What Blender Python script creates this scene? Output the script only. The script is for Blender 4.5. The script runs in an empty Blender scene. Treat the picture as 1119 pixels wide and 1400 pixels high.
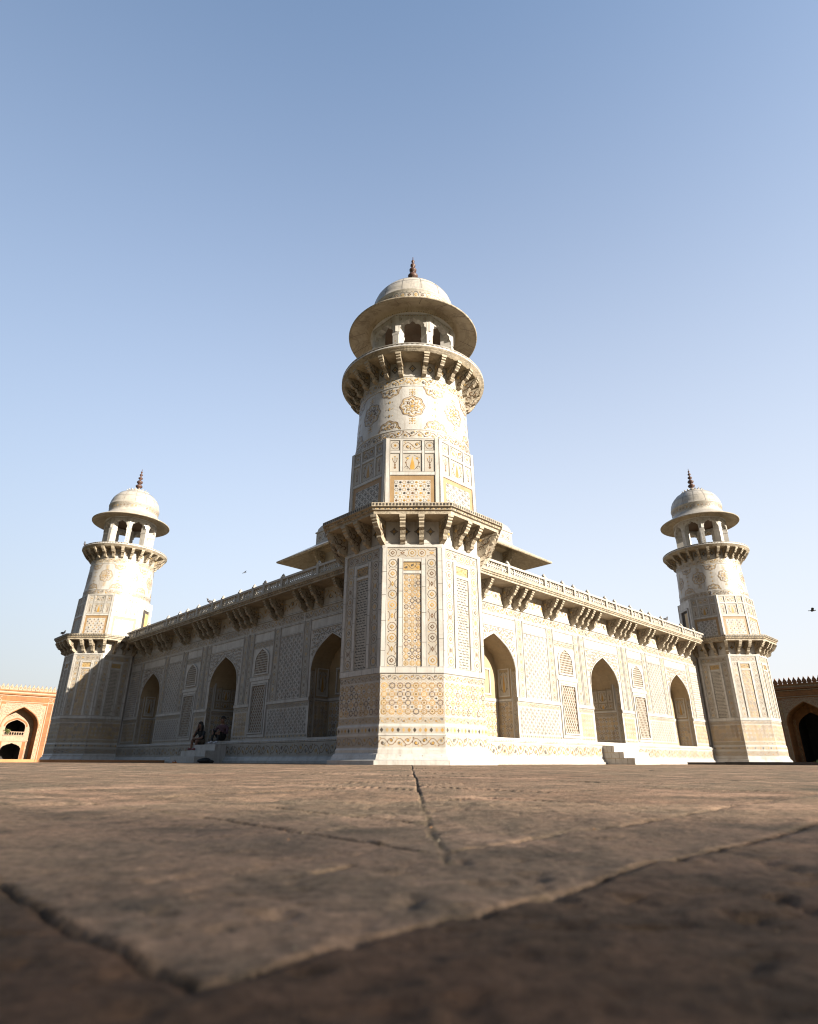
import bpy, bmesh, math, random
import numpy as np
from mathutils import Vector, Matrix
R = math.radians
random.seed(7); rng = np.random.default_rng(7)
S = bpy.context.scene
COL = S.collection

# ------------------------------------------------------------------ camera
def cam_setup():
    f, pitch, roll, yaw = 819.45, R(22.6093), R(-.2162), R(-.0851)
    F = Vector((0, math.cos(pitch), math.sin(pitch))); U = Vector((0, -math.sin(pitch), math.cos(pitch))); X = Vector((1, 0, 0))
    right = X*math.cos(roll) - U*math.sin(roll); up = X*math.sin(roll) + U*math.cos(roll)
    Z = Matrix.Rotation(-yaw, 3, 'Z')
    right, up, F = Z @ right, Z @ up, Z @ F
    M = Matrix((right, up, -F)).transposed().to_4x4(); M.translation = (0, 0, .055)
    c = bpy.data.cameras.new('camera'); o = bpy.data.objects.new('camera', c); COL.objects.link(o)
    o.matrix_world = M
    c.sensor_fit = 'VERTICAL'; c.sensor_height = 36; c.sensor_width = 28.8; c.lens = f/1400*36
    c.clip_start = .02; c.clip_end = 6000
    c.dof.use_dof = True; c.dof.focus_distance = 13; c.dof.aperture_fstop = 5.0
    S.camera = o
cam_setup()

# ------------------------------------------------------------------ light
SUN_AZ, SUN_EL = 55.0, 16.5            # azimuth from -Y towards +X
sd = Vector((math.sin(R(SUN_AZ))*math.cos(R(SUN_EL)), -math.cos(R(SUN_AZ))*math.cos(R(SUN_EL)), math.sin(R(SUN_EL))))
w = bpy.data.worlds.new('World'); S.world = w; w.use_nodes = True
nt = w.node_tree; bg = nt.nodes['Background']
sky = nt.nodes.new('ShaderNodeTexSky'); sky.sky_type = 'NISHITA'; sky.sun_disc = False
sky.sun_elevation = R(SUN_EL); sky.sun_rotation = R(180-SUN_AZ)
sky.air_density = 1.0; sky.dust_density = 2.0; sky.ozone_density = 2.4; sky.altitude = 150
# evening haze: the blue sky pales towards the horizon; shaped dimmer behind the camera to cut fill on shaded walls
wn, wl_ = nt.nodes, nt.links
def wmath(op, a, b=None, c=None):
    x = wn.new('ShaderNodeMath'); x.operation = op
    for i, v in enumerate((a, b, c)):
        if v is None: continue
        if isinstance(v, (int, float)): x.inputs[i].default_value = v
        else: wl_.new(v, x.inputs[i])
    return x.outputs[0]
wtc = wn.new('ShaderNodeTexCoord'); wsp = wn.new('ShaderNodeSeparateXYZ'); wl_.new(wtc.outputs['Generated'], wsp.inputs[0])
up_ = wmath('SUBTRACT', 1.0, wmath('MAXIMUM', wsp.outputs[2], 0.0))
low = wmath('POWER', up_, 1.0)
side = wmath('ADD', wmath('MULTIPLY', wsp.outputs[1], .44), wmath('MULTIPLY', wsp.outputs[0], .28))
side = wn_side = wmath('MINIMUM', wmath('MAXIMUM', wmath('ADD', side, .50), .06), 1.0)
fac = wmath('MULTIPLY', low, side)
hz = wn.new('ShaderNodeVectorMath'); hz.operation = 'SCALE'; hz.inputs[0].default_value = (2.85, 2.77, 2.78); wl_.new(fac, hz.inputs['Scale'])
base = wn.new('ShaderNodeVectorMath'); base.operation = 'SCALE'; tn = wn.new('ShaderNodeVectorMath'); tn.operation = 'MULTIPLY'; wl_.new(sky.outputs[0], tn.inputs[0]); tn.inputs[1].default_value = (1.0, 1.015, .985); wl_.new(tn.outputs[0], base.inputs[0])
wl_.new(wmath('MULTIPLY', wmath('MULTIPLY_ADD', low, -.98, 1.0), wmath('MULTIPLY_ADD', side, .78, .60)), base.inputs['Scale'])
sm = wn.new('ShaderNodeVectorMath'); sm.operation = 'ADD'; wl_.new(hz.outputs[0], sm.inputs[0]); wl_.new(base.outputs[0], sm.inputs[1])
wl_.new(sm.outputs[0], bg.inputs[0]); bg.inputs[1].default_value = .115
sl = bpy.data.lights.new('sun', 'SUN'); sl.energy = 5.0; sl.angle = R(.53); sl.color = (1, .905, .765)
so = bpy.data.objects.new('sun', sl); COL.objects.link(so)
so.rotation_euler = sd.to_track_quat('Z', 'Y').to_euler()
S.view_settings.view_transform = 'Standard'; S.view_settings.look = 'None'
S.view_settings.exposure = 1.45; S.view_settings.gamma = 1; S.cycles.pixel_filter_type = 'BLACKMAN_HARRIS'; S.cycles.filter_width = 1.15

# ------------------------------------------------------------------ materials
MATS = {}
def material(name, c1, c2, rough=.6, scale=2.0, streak=0.0, island=0.0, bump=0.0, bscale=30, c3=None, metallic=0):
    m = bpy.data.materials.new(name); m.use_nodes = True; n = m.node_tree.nodes; L = m.node_tree.links
    p = n['Principled BSDF']; p.inputs['Roughness'].default_value = rough; p.inputs['Metallic'].default_value = metallic
    tc = n.new('ShaderNodeTexCoord')
    nz = n.new('ShaderNodeTexNoise'); nz.inputs['Scale'].default_value = scale; nz.inputs['Detail'].default_value = 7; nz.inputs['Roughness'].default_value = .62
    L.new(tc.outputs['Object'], nz.inputs['Vector'])
    rp = n.new('ShaderNodeValToRGB'); rp.color_ramp.elements[0].position = .32; rp.color_ramp.elements[1].position = .68
    rp.color_ramp.elements[0].color = (*c1, 1); rp.color_ramp.elements[1].color = (*c2, 1)
    L.new(nz.outputs[0], rp.inputs[0]); col = rp.outputs[0]
    def mix(a, b_col, fac, blend='MIX'):
        x = n.new('ShaderNodeMix'); x.data_type = 'RGBA'; x.blend_type = blend
        L.new(a, x.inputs['A'])
        if isinstance(b_col, tuple): x.inputs['B'].default_value = (*b_col, 1)
        else: L.new(b_col, x.inputs['B'])
        if isinstance(fac, float): x.inputs['Factor'].default_value = fac
        else: L.new(fac, x.inputs['Factor'])
        return x.outputs['Result']
    if streak:
        mp = n.new('ShaderNodeMapping'); mp.inputs['Scale'].default_value = (5, 5, .55); L.new(tc.outputs['Object'], mp.inputs[0])
        n2 = n.new('ShaderNodeTexNoise'); n2.inputs['Scale'].default_value = 1.3; n2.inputs['Detail'].default_value = 8; n2.inputs['Roughness'].default_value = .7
        L.new(mp.outputs[0], n2.inputs[0])
        r2 = n.new('ShaderNodeValToRGB'); r2.color_ramp.elements[0].position = .5; r2.color_ramp.elements[1].position = .75
        r2.color_ramp.elements[0].color = (0, 0, 0, 1); r2.color_ramp.elements[1].color = (streak, streak, streak, 1)
        L.new(n2.outputs[0], r2.inputs[0])
        col = mix(col, c3 or tuple(v*.45 for v in c1), r2.outputs[0])
    if island:
        g = n.new('ShaderNodeNewGeometry')
        mr = n.new('ShaderNodeMapRange'); mr.inputs[3].default_value = 1-island; mr.inputs[4].default_value = 1+island
        L.new(g.outputs['Random Per Island'], mr.inputs[0])
        v = n.new('ShaderNodeVectorMath'); v.operation = 'SCALE'; L.new(col, v.inputs[0]); L.new(mr.outputs[0], v.inputs['Scale']); col = v.outputs[0]
    L.new(col, p.inputs['Base Color'])
    if bump:
        n3 = n.new('ShaderNodeTexNoise'); n3.inputs['Scale'].default_value = bscale; n3.inputs['Detail'].default_value = 6
        L.new(tc.outputs['Object'], n3.inputs[0])
        b = n.new('ShaderNodeBump'); b.inputs['Strength'].default_value = bump; b.inputs['Distance'].default_value = .02
        L.new(n3.outputs[0], b.inputs['Height']); L.new(b.outputs[0], p.inputs['Normal'])
    MATS[name] = m; return m
material('marble', (.365, .345, .315), (.46, .443, .415), .45, 1.6, .75, 0, .12, 14, (.21, .165, .115))
material('cream', (.285, .258, .215), (.36, .33, .285), .5, 2.2, .35, .10, .1, 25)
material('tan', (.31, .205, .085), (.385, .27, .12), .5, 3, .2, .28)
material('plaster', (.25, .19, .115), (.32, .25, .16), .7, 2.5, .4, 0, .1, 20)
material('khaki', (.225, .14, .062), (.29, .19, .095), .5, 5, .3, .1)
material('ochre', (.27, .15, .03), (.35, .21, .05), .45, 4, 0, .3)
material('brown', (.085, .045, .02), (.14, .08, .038), .5, 5, 0, .45)
material('dark', (.025, .02, .016), (.055, .045, .033), .5, 5, 0, .5)
material('grey', (.075, .068, .056), (.12, .108, .09), .55, 4, 0, .35)
material('weathered', (.27, .225, .16), (.375, .325, .25), .7, 3.5, .6, .08, .25, 18, (.10, .075, .05))
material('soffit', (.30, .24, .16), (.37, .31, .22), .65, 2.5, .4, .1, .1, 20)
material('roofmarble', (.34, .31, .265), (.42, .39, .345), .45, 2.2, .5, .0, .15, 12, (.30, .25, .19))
material('finialstone', (.045, .021, .015), (.09, .042, .028), .55, 9, .3, .1)
material('sandstone', (.19, .070, .018), (.255, .105, .030), .75, 1.3, .35, .12, .2, 25, (.28, .11, .06))
material('gatewhite', (.235, .145, .082), (.29, .195, .122), .6, 2.5, .3, .05)
material('redinlay', (.16, .05, .018), (.22, .075, .03), .7, 4, 0, .3)
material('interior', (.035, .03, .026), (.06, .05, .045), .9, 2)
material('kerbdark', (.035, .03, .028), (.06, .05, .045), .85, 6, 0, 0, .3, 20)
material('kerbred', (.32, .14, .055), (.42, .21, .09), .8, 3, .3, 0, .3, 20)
material('hairblack', (.012, .010, .009), (.02, .017, .015), .5, 30)
material('skin', (.17, .09, .055), (.21, .115, .075), .5, 12)
material('cloth_dark', (.016, .018, .02), (.03, .032, .032), .9, 14, 0, 0, .3, 40)
material('cloth_brown', (.09, .07, .05), (.13, .10, .07), .9, 14, 0, 0, .3, 40)
material('cloth_pink', (.075, .04, .05), (.11, .06, .07), .9, 10, 0, 0, .3, 40)
material('shoe_white', (.5, .5, .52), (.62, .62, .64), .6, 10)
material('shoe_red', (.18, .05, .05), (.26, .08, .08), .6, 10)
material('sandal_orange', (.42, .13, .03), (.55, .2, .05), .7, 10)
material('bag_black', (.012, .012, .013), (.025, .025, .026), .8, 14, 0, 0, .3, 30)
material('feather_grey', (.10, .10, .115), (.2, .2, .22), .7, 20)
material('feather_dark', (.02, .02, .025), (.05, .05, .055), .7, 20)
material('grit', (.26, .20, .13), (.40, .32, .22), .9, 40, 0, .3)
material('leaf', (.05, .085, .022), (.10, .13, .04), .6, 3, 0, .45)
material('leaf_dry', (.12, .12, .035), (.2, .18, .06), .6, 3, 0, .4)
material('bark', (.10, .07, .045), (.17, .12, .08), .9, 6, .4, 0, .6, 20)
material('garden', (.055, .075, .025), (.16, .13, .07), .95, .15, 0, 0, .4, 8)
def veins(m, scale, amount, colr):       # thin grey veins and blotches in the stone
    n = m.node_tree.nodes; L = m.node_tree.links; p = n['Principled BSDF']; src = p.inputs['Base Color'].links[0].from_socket
    tc = n.new('ShaderNodeTexCoord'); nz = n.new('ShaderNodeTexNoise'); nz.inputs['Scale'].default_value = scale; nz.inputs['Detail'].default_value = 9; nz.inputs['Roughness'].default_value = .68; nz.inputs['Distortion'].default_value = 1.4
    L.new(tc.outputs['Object'], nz.inputs['Vector'])
    r_ = n.new('ShaderNodeValToRGB'); e = r_.color_ramp.elements; e[0].position = .46; e[0].color = (0, 0, 0, 1); e[1].position = .54; e[1].color = (0, 0, 0, 1); k = e.new(.5); k.color = (amount,)*3+(1,)
    L.new(nz.outputs[0], r_.inputs[0])
    x = n.new('ShaderNodeMix'); x.data_type = 'RGBA'; L.new(r_.outputs[0], x.inputs['Factor']); L.new(src, x.inputs['A']); x.inputs['B'].default_value = (*colr, 1); L.new(x.outputs['Result'], p.inputs['Base Color'])
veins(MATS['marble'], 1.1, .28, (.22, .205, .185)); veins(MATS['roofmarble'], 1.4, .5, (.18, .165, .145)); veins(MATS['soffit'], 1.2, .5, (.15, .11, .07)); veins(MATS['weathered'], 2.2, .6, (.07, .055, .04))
def courses(m):                          # block courses of the sandstone
    n = m.node_tree.nodes; L = m.node_tree.links; p = n['Principled BSDF']; src = p.inputs['Base Color'].links[0].from_socket
    tc = n.new('ShaderNodeTexCoord'); sp = n.new('ShaderNodeSeparateXYZ'); cb = n.new('ShaderNodeCombineXYZ'); L.new(tc.outputs['Object'], sp.inputs[0]); L.new(sp.outputs[0], cb.inputs[0]); L.new(sp.outputs[2], cb.inputs[1])
    br = n.new('ShaderNodeTexBrick'); br.inputs['Scale'].default_value = 1; br.inputs['Brick Width'].default_value = .95; br.inputs['Row Height'].default_value = .42; br.inputs['Mortar Size'].default_value = .012
    br.inputs['Color1'].default_value = (.72, .72, .72, 1); br.inputs['Color2'].default_value = (1.15, 1.1, 1.05, 1); br.inputs['Mortar'].default_value = (.5, .45, .42, 1); L.new(cb.outputs[0], br.inputs['Vector'])
    x = n.new('ShaderNodeMix'); x.data_type = 'RGBA'; x.blend_type = 'MULTIPLY'; x.inputs['Factor'].default_value = .8; L.new(src, x.inputs['A']); L.new(br.outputs['Color'], x.inputs['B']); L.new(x.outputs['Result'], p.inputs['Base Color'])
courses(MATS['sandstone'])
PAL = list(MATS)

# ------------------------------------------------------------------ mesh builder
class MB:
    def __init__(s): s.v = []; s.f = []; s.m = []; s.sm = []; s.k = 0
    def face(s, pts, mat, smooth=False):
        i = len(s.v); s.v.extend(pts); s.f.append(tuple(range(i, i+len(pts)))); s.m.append(mat); s.sm.append(smooth)
    def jl(s): s.k = (s.k+1) % 37; return s.k*2.5e-5
    # --- flat drawing through a map m(a,b,lift)
    def poly(s, m, pts, mat, l): l += s.jl(); s.face([m(a, b, l) for a, b in pts], mat)
    def rect(s, m, a0, b0, a1, b1, mat, l, nu=1):
        l += s.jl()
        for i in range(nu):
            x0 = a0+(a1-a0)*i/nu; x1 = a0+(a1-a0)*(i+1)/nu
            s.face([m(x0, b0, l), m(x1, b0, l), m(x1, b1, l), m(x0, b1, l)], mat)
    def stroke(s, m, pts, wd, mat, l, closed=False):
        l += s.jl(); n = len(pts); q = []
        for i in range(n):
            p = pts[i]
            a = pts[(i-1) % n] if (closed or i > 0) else p
            c = pts[(i+1) % n] if (closed or i < n-1) else p
            dx, dy = c[0]-a[0], c[1]-a[1]; d = math.hypot(dx, dy) or 1
            nx, ny = -dy/d*wd/2, dx/d*wd/2
            q.append((m(p[0]+nx, p[1]+ny, l), m(p[0]-nx, p[1]-ny, l)))
        i0 = len(s.v)
        for a, b in q: s.v.append(a); s.v.append(b)
        for i in range(n if closed else n-1):
            j = (i+1) % n
            s.f.append((i0+2*i, i0+2*i+1, i0+2*j+1, i0+2*j)); s.m.append(mat); s.sm.append(False)
    def disc(s, m, c, r, mat, l, n=8, sq=1.0, rot=0):
        s.poly(m, [(c[0]+r*math.cos(rot+6.28318*i/n), c[1]+sq*r*math.sin(rot+6.28318*i/n)) for i in range(n)], mat, l)
    def star(s, m, c, r1, r2, mat, l, n=8, rot=0):
        s.poly(m, [(c[0]+(r1, r2)[i % 2]*math.cos(rot+math.pi*i/n), c[1]+(r1, r2)[i % 2]*math.sin(rot+math.pi*i/n)) for i in range(2*n)], mat, l)
    def dia(s, m, c, rx, ry, mat, l): s.poly(m, [(c[0]-rx, c[1]), (c[0], c[1]-ry), (c[0]+rx, c[1]), (c[0], c[1]+ry)], mat, l)
    def bar(s, m, a0, b0, a1, b1, l0, l1, mat, nu=1):     # raised rectangle
        for i in range(nu):
            x0 = a0+(a1-a0)*i/nu; x1 = a0+(a1-a0)*(i+1)/nu
            s.face([m(x0, b0, l1), m(x1, b0, l1), m(x1, b1, l1), m(x0, b1, l1)], mat)
            s.face([m(x0, b0, l0), m(x1, b0, l0), m(x1, b0, l1), m(x0, b0, l1)], mat)
            s.face([m(x0, b1, l1), m(x1, b1, l1), m(x1, b1, l0), m(x0, b1, l0)], mat)
        if mat == 'marble' and nu == 1 and abs(l1-l0) < .05 and min(abs(a1-a0), abs(b1-b0)) > .034:     # fillets along the white framing, drawn dark for its shadow gaps
            e = .007
            if abs(a1-a0) > abs(b1-b0):
                for q in (b0+e, b1-e): s.stroke(m, [(a0+e, q), (a1-e, q)], .0075, 'grey', l1+.0012)
            else:
                for q in (min(a0, a1)+e, max(a0, a1)-e): s.stroke(m, [(q, b0+e), (q, b1-e)], .0075, 'grey', l1+.0012)
        s.face([m(a0, b0, l0), m(a0, b0, l1), m(a0, b1, l1), m(a0, b1, l0)], mat)
        s.face([m(a1, b0, l1), m(a1, b0, l0), m(a1, b1, l0), m(a1, b1, l1)], mat)
    def frame(s, m, a0, b0, a1, b1, t, l0, l1, mat):      # raised picture frame, inner edge given
        s.bar(m, a0-t, b0-t, a1+t, b0, l0, l1, mat); s.bar(m, a0-t, b1, a1+t, b1+t, l0, l1, mat)
        s.bar(m, a0-t, b0, a0, b1, l0, l1, mat); s.bar(m, a1, b0, a1+t, b1, l0, l1, mat)
    def box(s, x0, y0, z0, x1, y1, z1, mat):
        P = lambda x, y, z: (x, y, z)
        s.bar(lambda a, b, l: (a, l, b), x0, z0, x1, z1, y1, y0, mat)
        s.face([(x0, y1, z0), (x0, y1, z1), (x1, y1, z1), (x1, y1, z0)], mat)
    def lathe(s, prof, n, mat, a0=0.0, a1=2*math.pi, smooth=True, mats=None):
        i0 = len(s.v); k = len(prof); full = abs(a1-a0-2*math.pi) < 1e-6; cols = n if full else n+1
        for j in range(cols):
            a = a0+(a1-a0)*j/n
            for r, z in prof: s.v.append((r*math.sin(a), -r*math.cos(a), z))
        for j in range(n):
            j2 = (j+1) % cols
            for i in range(k-1):
                A = (i0+j*k+i, i0+j2*k+i, i0+j2*k+i+1, i0+j*k+i+1)
                s.f.append(A); s.m.append(mats[i] if mats else mat); s.sm.append(smooth)
    def build(s, name, parent=None, loc=None, rotz=0, merge=False):
        me = bpy.data.meshes.new(name)
        me.from_pydata([tuple(p) for p in s.v], [], s.f)
        used = sorted(set(s.m), key=PAL.index); ix = {u: i for i, u in enumerate(used)}
        for u in used: me.materials.append(MATS[u])
        me.polygons.foreach_set('material_index', [ix[u] for u in s.m])
        me.polygons.foreach_set('use_smooth', s.sm)
        me.update()
        o = bpy.data.objects.new(name, me); COL.objects.link(o)
        if parent: o.parent = parent
        if loc: o.location = loc
        if rotz: o.rotation_euler.z = rotz
        return o
def plane(o, u, v, n):
    o, u, v, n = map(Vector, (o, u, v, n))
    return lambda a, b, l: (o.x+u.x*a+v.x*b+n.x*l, o.y+u.y*a+v.y*b+n.y*l, o.z+u.z*a+v.z*b+n.z*l)
def facemap(th, ap):     # octagon face, normal at angle th from -Y
    s_, c_ = math.sin(th), math.cos(th)
    return lambda a, b, l: (s_*(ap+l)+c_*a, -c_*(ap+l)+s_*a, b)
def cylmap(th, r):       # r: function of z
    def m(a, b, l):
        rr = r(b); t = th+a/1.3
        return ((rr+l)*math.sin(t), -(rr+l)*math.cos(t), b)
    return m
def tag(o, label=None, cat=None, group=None, kind=None):
    if label: o['label'] = label
    if cat: o['category'] = cat
    if group: o['group'] = group
    if kind: o['kind'] = kind
    return o
def empty(name, loc=(0, 0, 0), rotz=0):
    o = bpy.data.objects.new(name, None); COL.objects.link(o); o.location = loc; o.rotation_euler.z = rotz; o.empty_display_size = .3
    return o
def copy_tree(o, parent=None):
    c = o.copy(); COL.objects.link(c)
    if parent: c.parent = parent
    for ch in KIDS.get(o.name, []): copy_tree(ch, c)
    return c
KIDS = {}
def index_kids():
    KIDS.clear()
    for o in S.objects:
        if o.parent: KIDS.setdefault(o.parent.name, []).append(o)

# ------------------------------------------------------------------ inlay patterns (stone set into stone)
T1, T2, T3, T4 = .002, .0035, .005, .0065
def inlay_stars(b, m, a0, b0, a1, b1, cell, l=0, base='cream', accents=True):
    nu = max(1, round((a1-a0)/cell)); nv = max(1, round((b1-b0)/cell)); cu = (a1-a0)/nu; cv = (b1-b0)/nv; c = min(cu, cv)
    b.rect(m, a0, b0, a1, b1, base, l+T1)
    for j in range(nv):
        for i in range(nu):
            x = a0+cu*(i+.5); y = b0+cv*(j+.5)
            q = random.random()
            ink = 'ochre' if q < .62 else 'brown'
            for dx, dy in ((.5, .5), (.5, -.5)): b.stroke(m, [(x-dx*cu, y-dy*cv), (x+dx*cu, y+dy*cv)], .085*c, 'marble', l+T1+.001)
            b.stroke(m, [(x+.5*cu*math.cos(k*math.pi/4+.3927)/.924, y+.5*cv*math.sin(k*math.pi/4+.3927)/.924) for k in range(8)], .07*c, 'marble', l+T1+.0012, True)
            b.star(m, (x, y), .53*c, .40*c, 'marble', l+T2)
            b.star(m, (x, y), .45*c, .335*c, ink, l+T3)
            b.star(m, (x, y), .30*c, .215*c, 'marble', l+T4)
            b.star(m, (x, y), .22*c, .15*c, 'tan', l+T4+.001)
            b.disc(m, (x, y), .09*c, 'dark' if random.random() < .25 else 'marble', l+T4+.002, 6)
            for sx, sy in ((.5, 0), (0, .5)):
                if (sx and i < nu-1) or (sy and j < nv-1):
                    b.dia(m, (x+sx*cu, y+sy*cv), .10*c, .10*c, 'dark' if random.random() < .2 else 'tan', l+T3)
    for j in range(nv+1):
        for i in range(nu+1):
            x = a0+cu*i; y = b0+cv*j
            if 0 < i < nu and 0 < j < nv:
                b.star(m, (x, y), .36*c, .17*c, 'marble', l+T3+.0005, 4, math.pi/4)
                b.dia(m, (x, y), .15*c, .15*c, random.choice(('brown', 'tan', 'ochre', 'dark')), l+T4)
def inlay_brick(b, m, a0, b0, a1, b1, h, l=0, ink='dark', base='cream', dens=1.0):
    b.rect(m, a0, b0, a1, b1, base, l+T1)
    n = round((b1-b0)/h); h = (b1-b0)/n
    for j in range(n):
        y = b0+h*(j+.5); x = a0+.01+(j % 2)*h*.6
        while x < a1-h*1.2:
            Lh = min(h*random.uniform(.9, 1.8), a1-.01-x)
            if random.random() < dens:
                b.rect(m, x, y-h*.28, x+Lh, y+h*.06, ink if random.random() < .75 else 'grey', l+T2)
                if random.random() < .6: b.rect(m, x, y+h*.06, x+h*.25, y+h*.42, ink, l+T2)
            x += Lh+h*.42
def inlay_hex(b, m, a0, b0, a1, b1, c, l=0, ink='grey', base='cream', kind=0):
    b.rect(m, a0, b0, a1, b1, base, l+T1)
    nu = max(2, round((a1-a0)/c)); nv = max(2, round((b1-b0)/(c*.9))); cu = (a1-a0)/nu; cv = (b1-b0)/nv
    for j in range(nv):
        for i in range(nu):
            x = a0+cu*(i+.5); y = b0+cv*(j+.5)
            if kind == 0:      # hexagon rings with a star of dots
                if (i+j) % 2 == 0:
                    b.stroke(m, [(x+.46*cu*math.cos(k*math.pi/3), y+.46*cv*math.sin(k*math.pi/3)) for k in range(6)], .15*c, random.choice((ink, 'dark', 'dark', 'grey')), l+T2, True)
                    b.star(m, (x, y), .26*c, .15*c, random.choice(('dark', 'dark', 'brown')), l+T2, 6)
                else:
                    for k in range(3):
                        t = k*math.pi/3+.5
                        b.dia(m, (x+.3*cu*math.cos(2*t), y+.3*cv*math.sin(2*t)), .15*cu, .18*cv, random.choice(('brown', ink, 'dark')), l+T2)
            else:              # chevrons
                d = .42*cv; ink2 = random.choice((ink, ink, 'dark', 'tan', 'brown'))
                b.stroke(m, [(x-.36*cu, y-d*.7), (x, y+d*.75), (x+.36*cu, y-d*.7)], .26*cv, ink2, l+T2)
def curl(cx, cy, r, s, flip, n=9):
    return [(cx+s*r*(1-i/n*.75)*math.cos(math.pi*1.6*i/n), cy+flip*r*(1-i/n*.75)*math.sin(math.pi*1.6*i/n)) for i in range(n+1)]
def inlay_scroll(b, m, a0, b0, a1, b1, l=0, ink='brown', base='cream', vert=False, step=None, wd=None):
    H = (a1-a0) if vert else (b1-b0); Ln = (b1-b0) if vert else (a1-a0)
    M = (lambda a, bb, ll: m(a0+bb, b0+a, ll)) if vert else (lambda a, bb, ll: m(a0+a, b0+bb, ll))
    n = max(2, round(Ln/((step or H*1.15)*.72))); st = Ln/n; wd = wd or max(.007, H*.055)
    if base:
        k = max(1, int(Ln/.5)); b.rect(M, 0, 0, Ln, H, base, l+T1, k)
    pts = [(Ln*i/(n*8), H/2+H*.30*math.sin(math.pi*i/8)) for i in range(n*8+1)]
    b.stroke(M, pts, wd, ink, l+T2)
    for i in range(n):
        up = 1 if i % 2 == 0 else -1; x = st*(i+.5)
        b.stroke(M, curl(x, H/2-up*H*.08, min(st, H)*.32, 1 if random.random() < .5 else -1, -up), wd, random.choice((ink, ink, 'dark', 'ochre')), l+T3)
        b.star(M, (x, H/2-up*H*.12), H*.15, H*.08, random.choice(('ochre', 'tan', 'ochre', 'grey')), l+T4, 5)
        b.dia(M, (st*i+st*.06+.001, H*.5), min(st*.05, H*.10), H*.13, random.choice(('ochre', 'tan', 'brown')), l+T4)
        for e in (.16, .84): b.dia(M, (x+st*.3*(1 if e < .5 else -1), H*(e if up > 0 else 1-e)), H*.07, H*.10, random.choice(('tan', ink)), l+T3)
def inlay_chain(b, m, a0, b0, a1, b1, vert=True, l=0, ink='brown', base='cream', p=None):
    H = (a1-a0) if vert else (b1-b0); Ln = (b1-b0) if vert else (a1-a0)
    M = (lambda a, bb, ll: m(a0+bb, b0+a, ll)) if vert else (lambda a, bb, ll: m(a0+a, b0+bb, ll))
    if base: b.rect(M, 0, 0, Ln, H, base, l+T1, max(1, int(Ln/.5)))
    n = max(1, round(Ln/(p or H))); st = Ln/n; wd = max(.007, H*.05)
    for i in range(n):
        x = st*(i+.5); c = (x, H/2); q = random.random()
        if i % 3 != 1:
            b.stroke(M, [(x+.40*st*math.cos(k*math.pi/6), H/2+.40*H*math.sin(k*math.pi/6)) for k in range(12)], wd, random.choice((ink, 'dark', ink, 'ochre')), l+T2, True)
            b.dia(M, c, H*.22, H*.22, 'ochre' if q < .6 else 'brown', l+T3); b.dia(M, c, H*.11, H*.11, 'cream', l+T4)
        else:
            for sgn in (-1, 1): b.stroke(M, [(x-.42*st, H/2+sgn*H*.40), (x-.2*st, H/2+sgn*H*.22), (x+.2*st, H/2+sgn*H*.22), (x+.42*st, H/2+sgn*H*.40)], wd, ink, l+T2)
            b.dia(M, c, H*.26, H*.15, 'brown' if q < .5 else 'ochre', l+T3); b.disc(M, c, H*.06, 'cream', l+T4, 6)
        for sgn in (-1, 1):
            b.dia(M, (st*i+st*.03+.002, H/2+sgn*H*.32), st*.06, H*.08, random.choice(('tan', 'grey')), l+T2)
def inlay_beads(b, m, a0, b0, a1, b1, l=0, mats=('dark', 'tan', 'tan'), base='cream', p=None):
    H = b1-b0
    if base: b.rect(m, a0, b0, a1, b1, base, l+T1, max(1, int((a1-a0)/.5)))
    n = max(1, round((a1-a0)/(p or H*.9))); st = (a1-a0)/n
    for i in range(n): b.dia(m, (a0+st*(i+.5), (b0+b1)/2), st*.32, H*.36, mats[i % len(mats)], l+T2)
def inlay_vase(b, m, a0, b0, a1, b1, l=0, base='cream', big=False):
    b.rect(m, a0, b0, a1, b1, base, l+T1)
    w_, h_ = a1-a0, b1-b0; x = (a0+a1)/2
    P = lambda u, v: (x+u*w_, b0+v*h_)
    if big:
        b.poly(m, [P(-.10, .12), P(.10, .12), P(.13, .3), P(0, .86), P(-.13, .3)], 'ochre', l+T2)
        for s_ in (-1, 1):
            b.stroke(m, [P(s_*.12, .12), P(s_*.3, .3), P(s_*.36, .55), P(s_*.26, .7)], .012, 'brown', l+T2)
            b.disc(m, P(s_*.26, .74), .07*w_, 'ochre', l+T3, 7); b.disc(m, P(s_*.36, .5), .05*w_, 'brown', l+T3, 6)
            for k in range(5): b.dia(m, P(s_*(.14+.06*k), .9-.03*k), .03*w_, .03*h_, 'grey', l+T2)
            b.stroke(m, curl(P(s_*.3, .2)[0], P(0, .22)[1], .12*w_, s_, 1), .01, 'dark', l+T2)
    else:
        b.disc(m, P(0, .22), .13*w_, 'brown', l+T2, 8, 1.1); b.poly(m, [P(-.05, .28), P(.05, .28), P(.09, .42), P(-.09, .42)], 'brown', l+T2)
        b.stroke(m, [P(0, .42), P(0, .8)], .009, 'brown', l+T2)
        for s_ in (-1, 1):
            b.stroke(m, [P(0, .45), P(s_*.2, .6), P(s_*.24, .72)], .009, 'brown', l+T3); b.disc(m, P(s_*.24, .75), .06*w_, 'ochre', l+T3, 6)
        b.disc(m, P(0, .84), .08*w_, 'ochre', l+T3, 6)
def inlay_round(b, m, c, r, l=0):      # roundel in a small square
    b.stroke(m, [(c[0]+r*math.cos(k*math.pi/8), c[1]+r*math.sin(k*math.pi/8)) for k in range(16)], max(.008, r*.08), 'brown', l+T2, True)
    b.star(m, c, r*.5, r*.25, 'ochre', l+T2, 5); b.disc(m, c, r*.16, 'brown', l+T3, 6)
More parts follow.
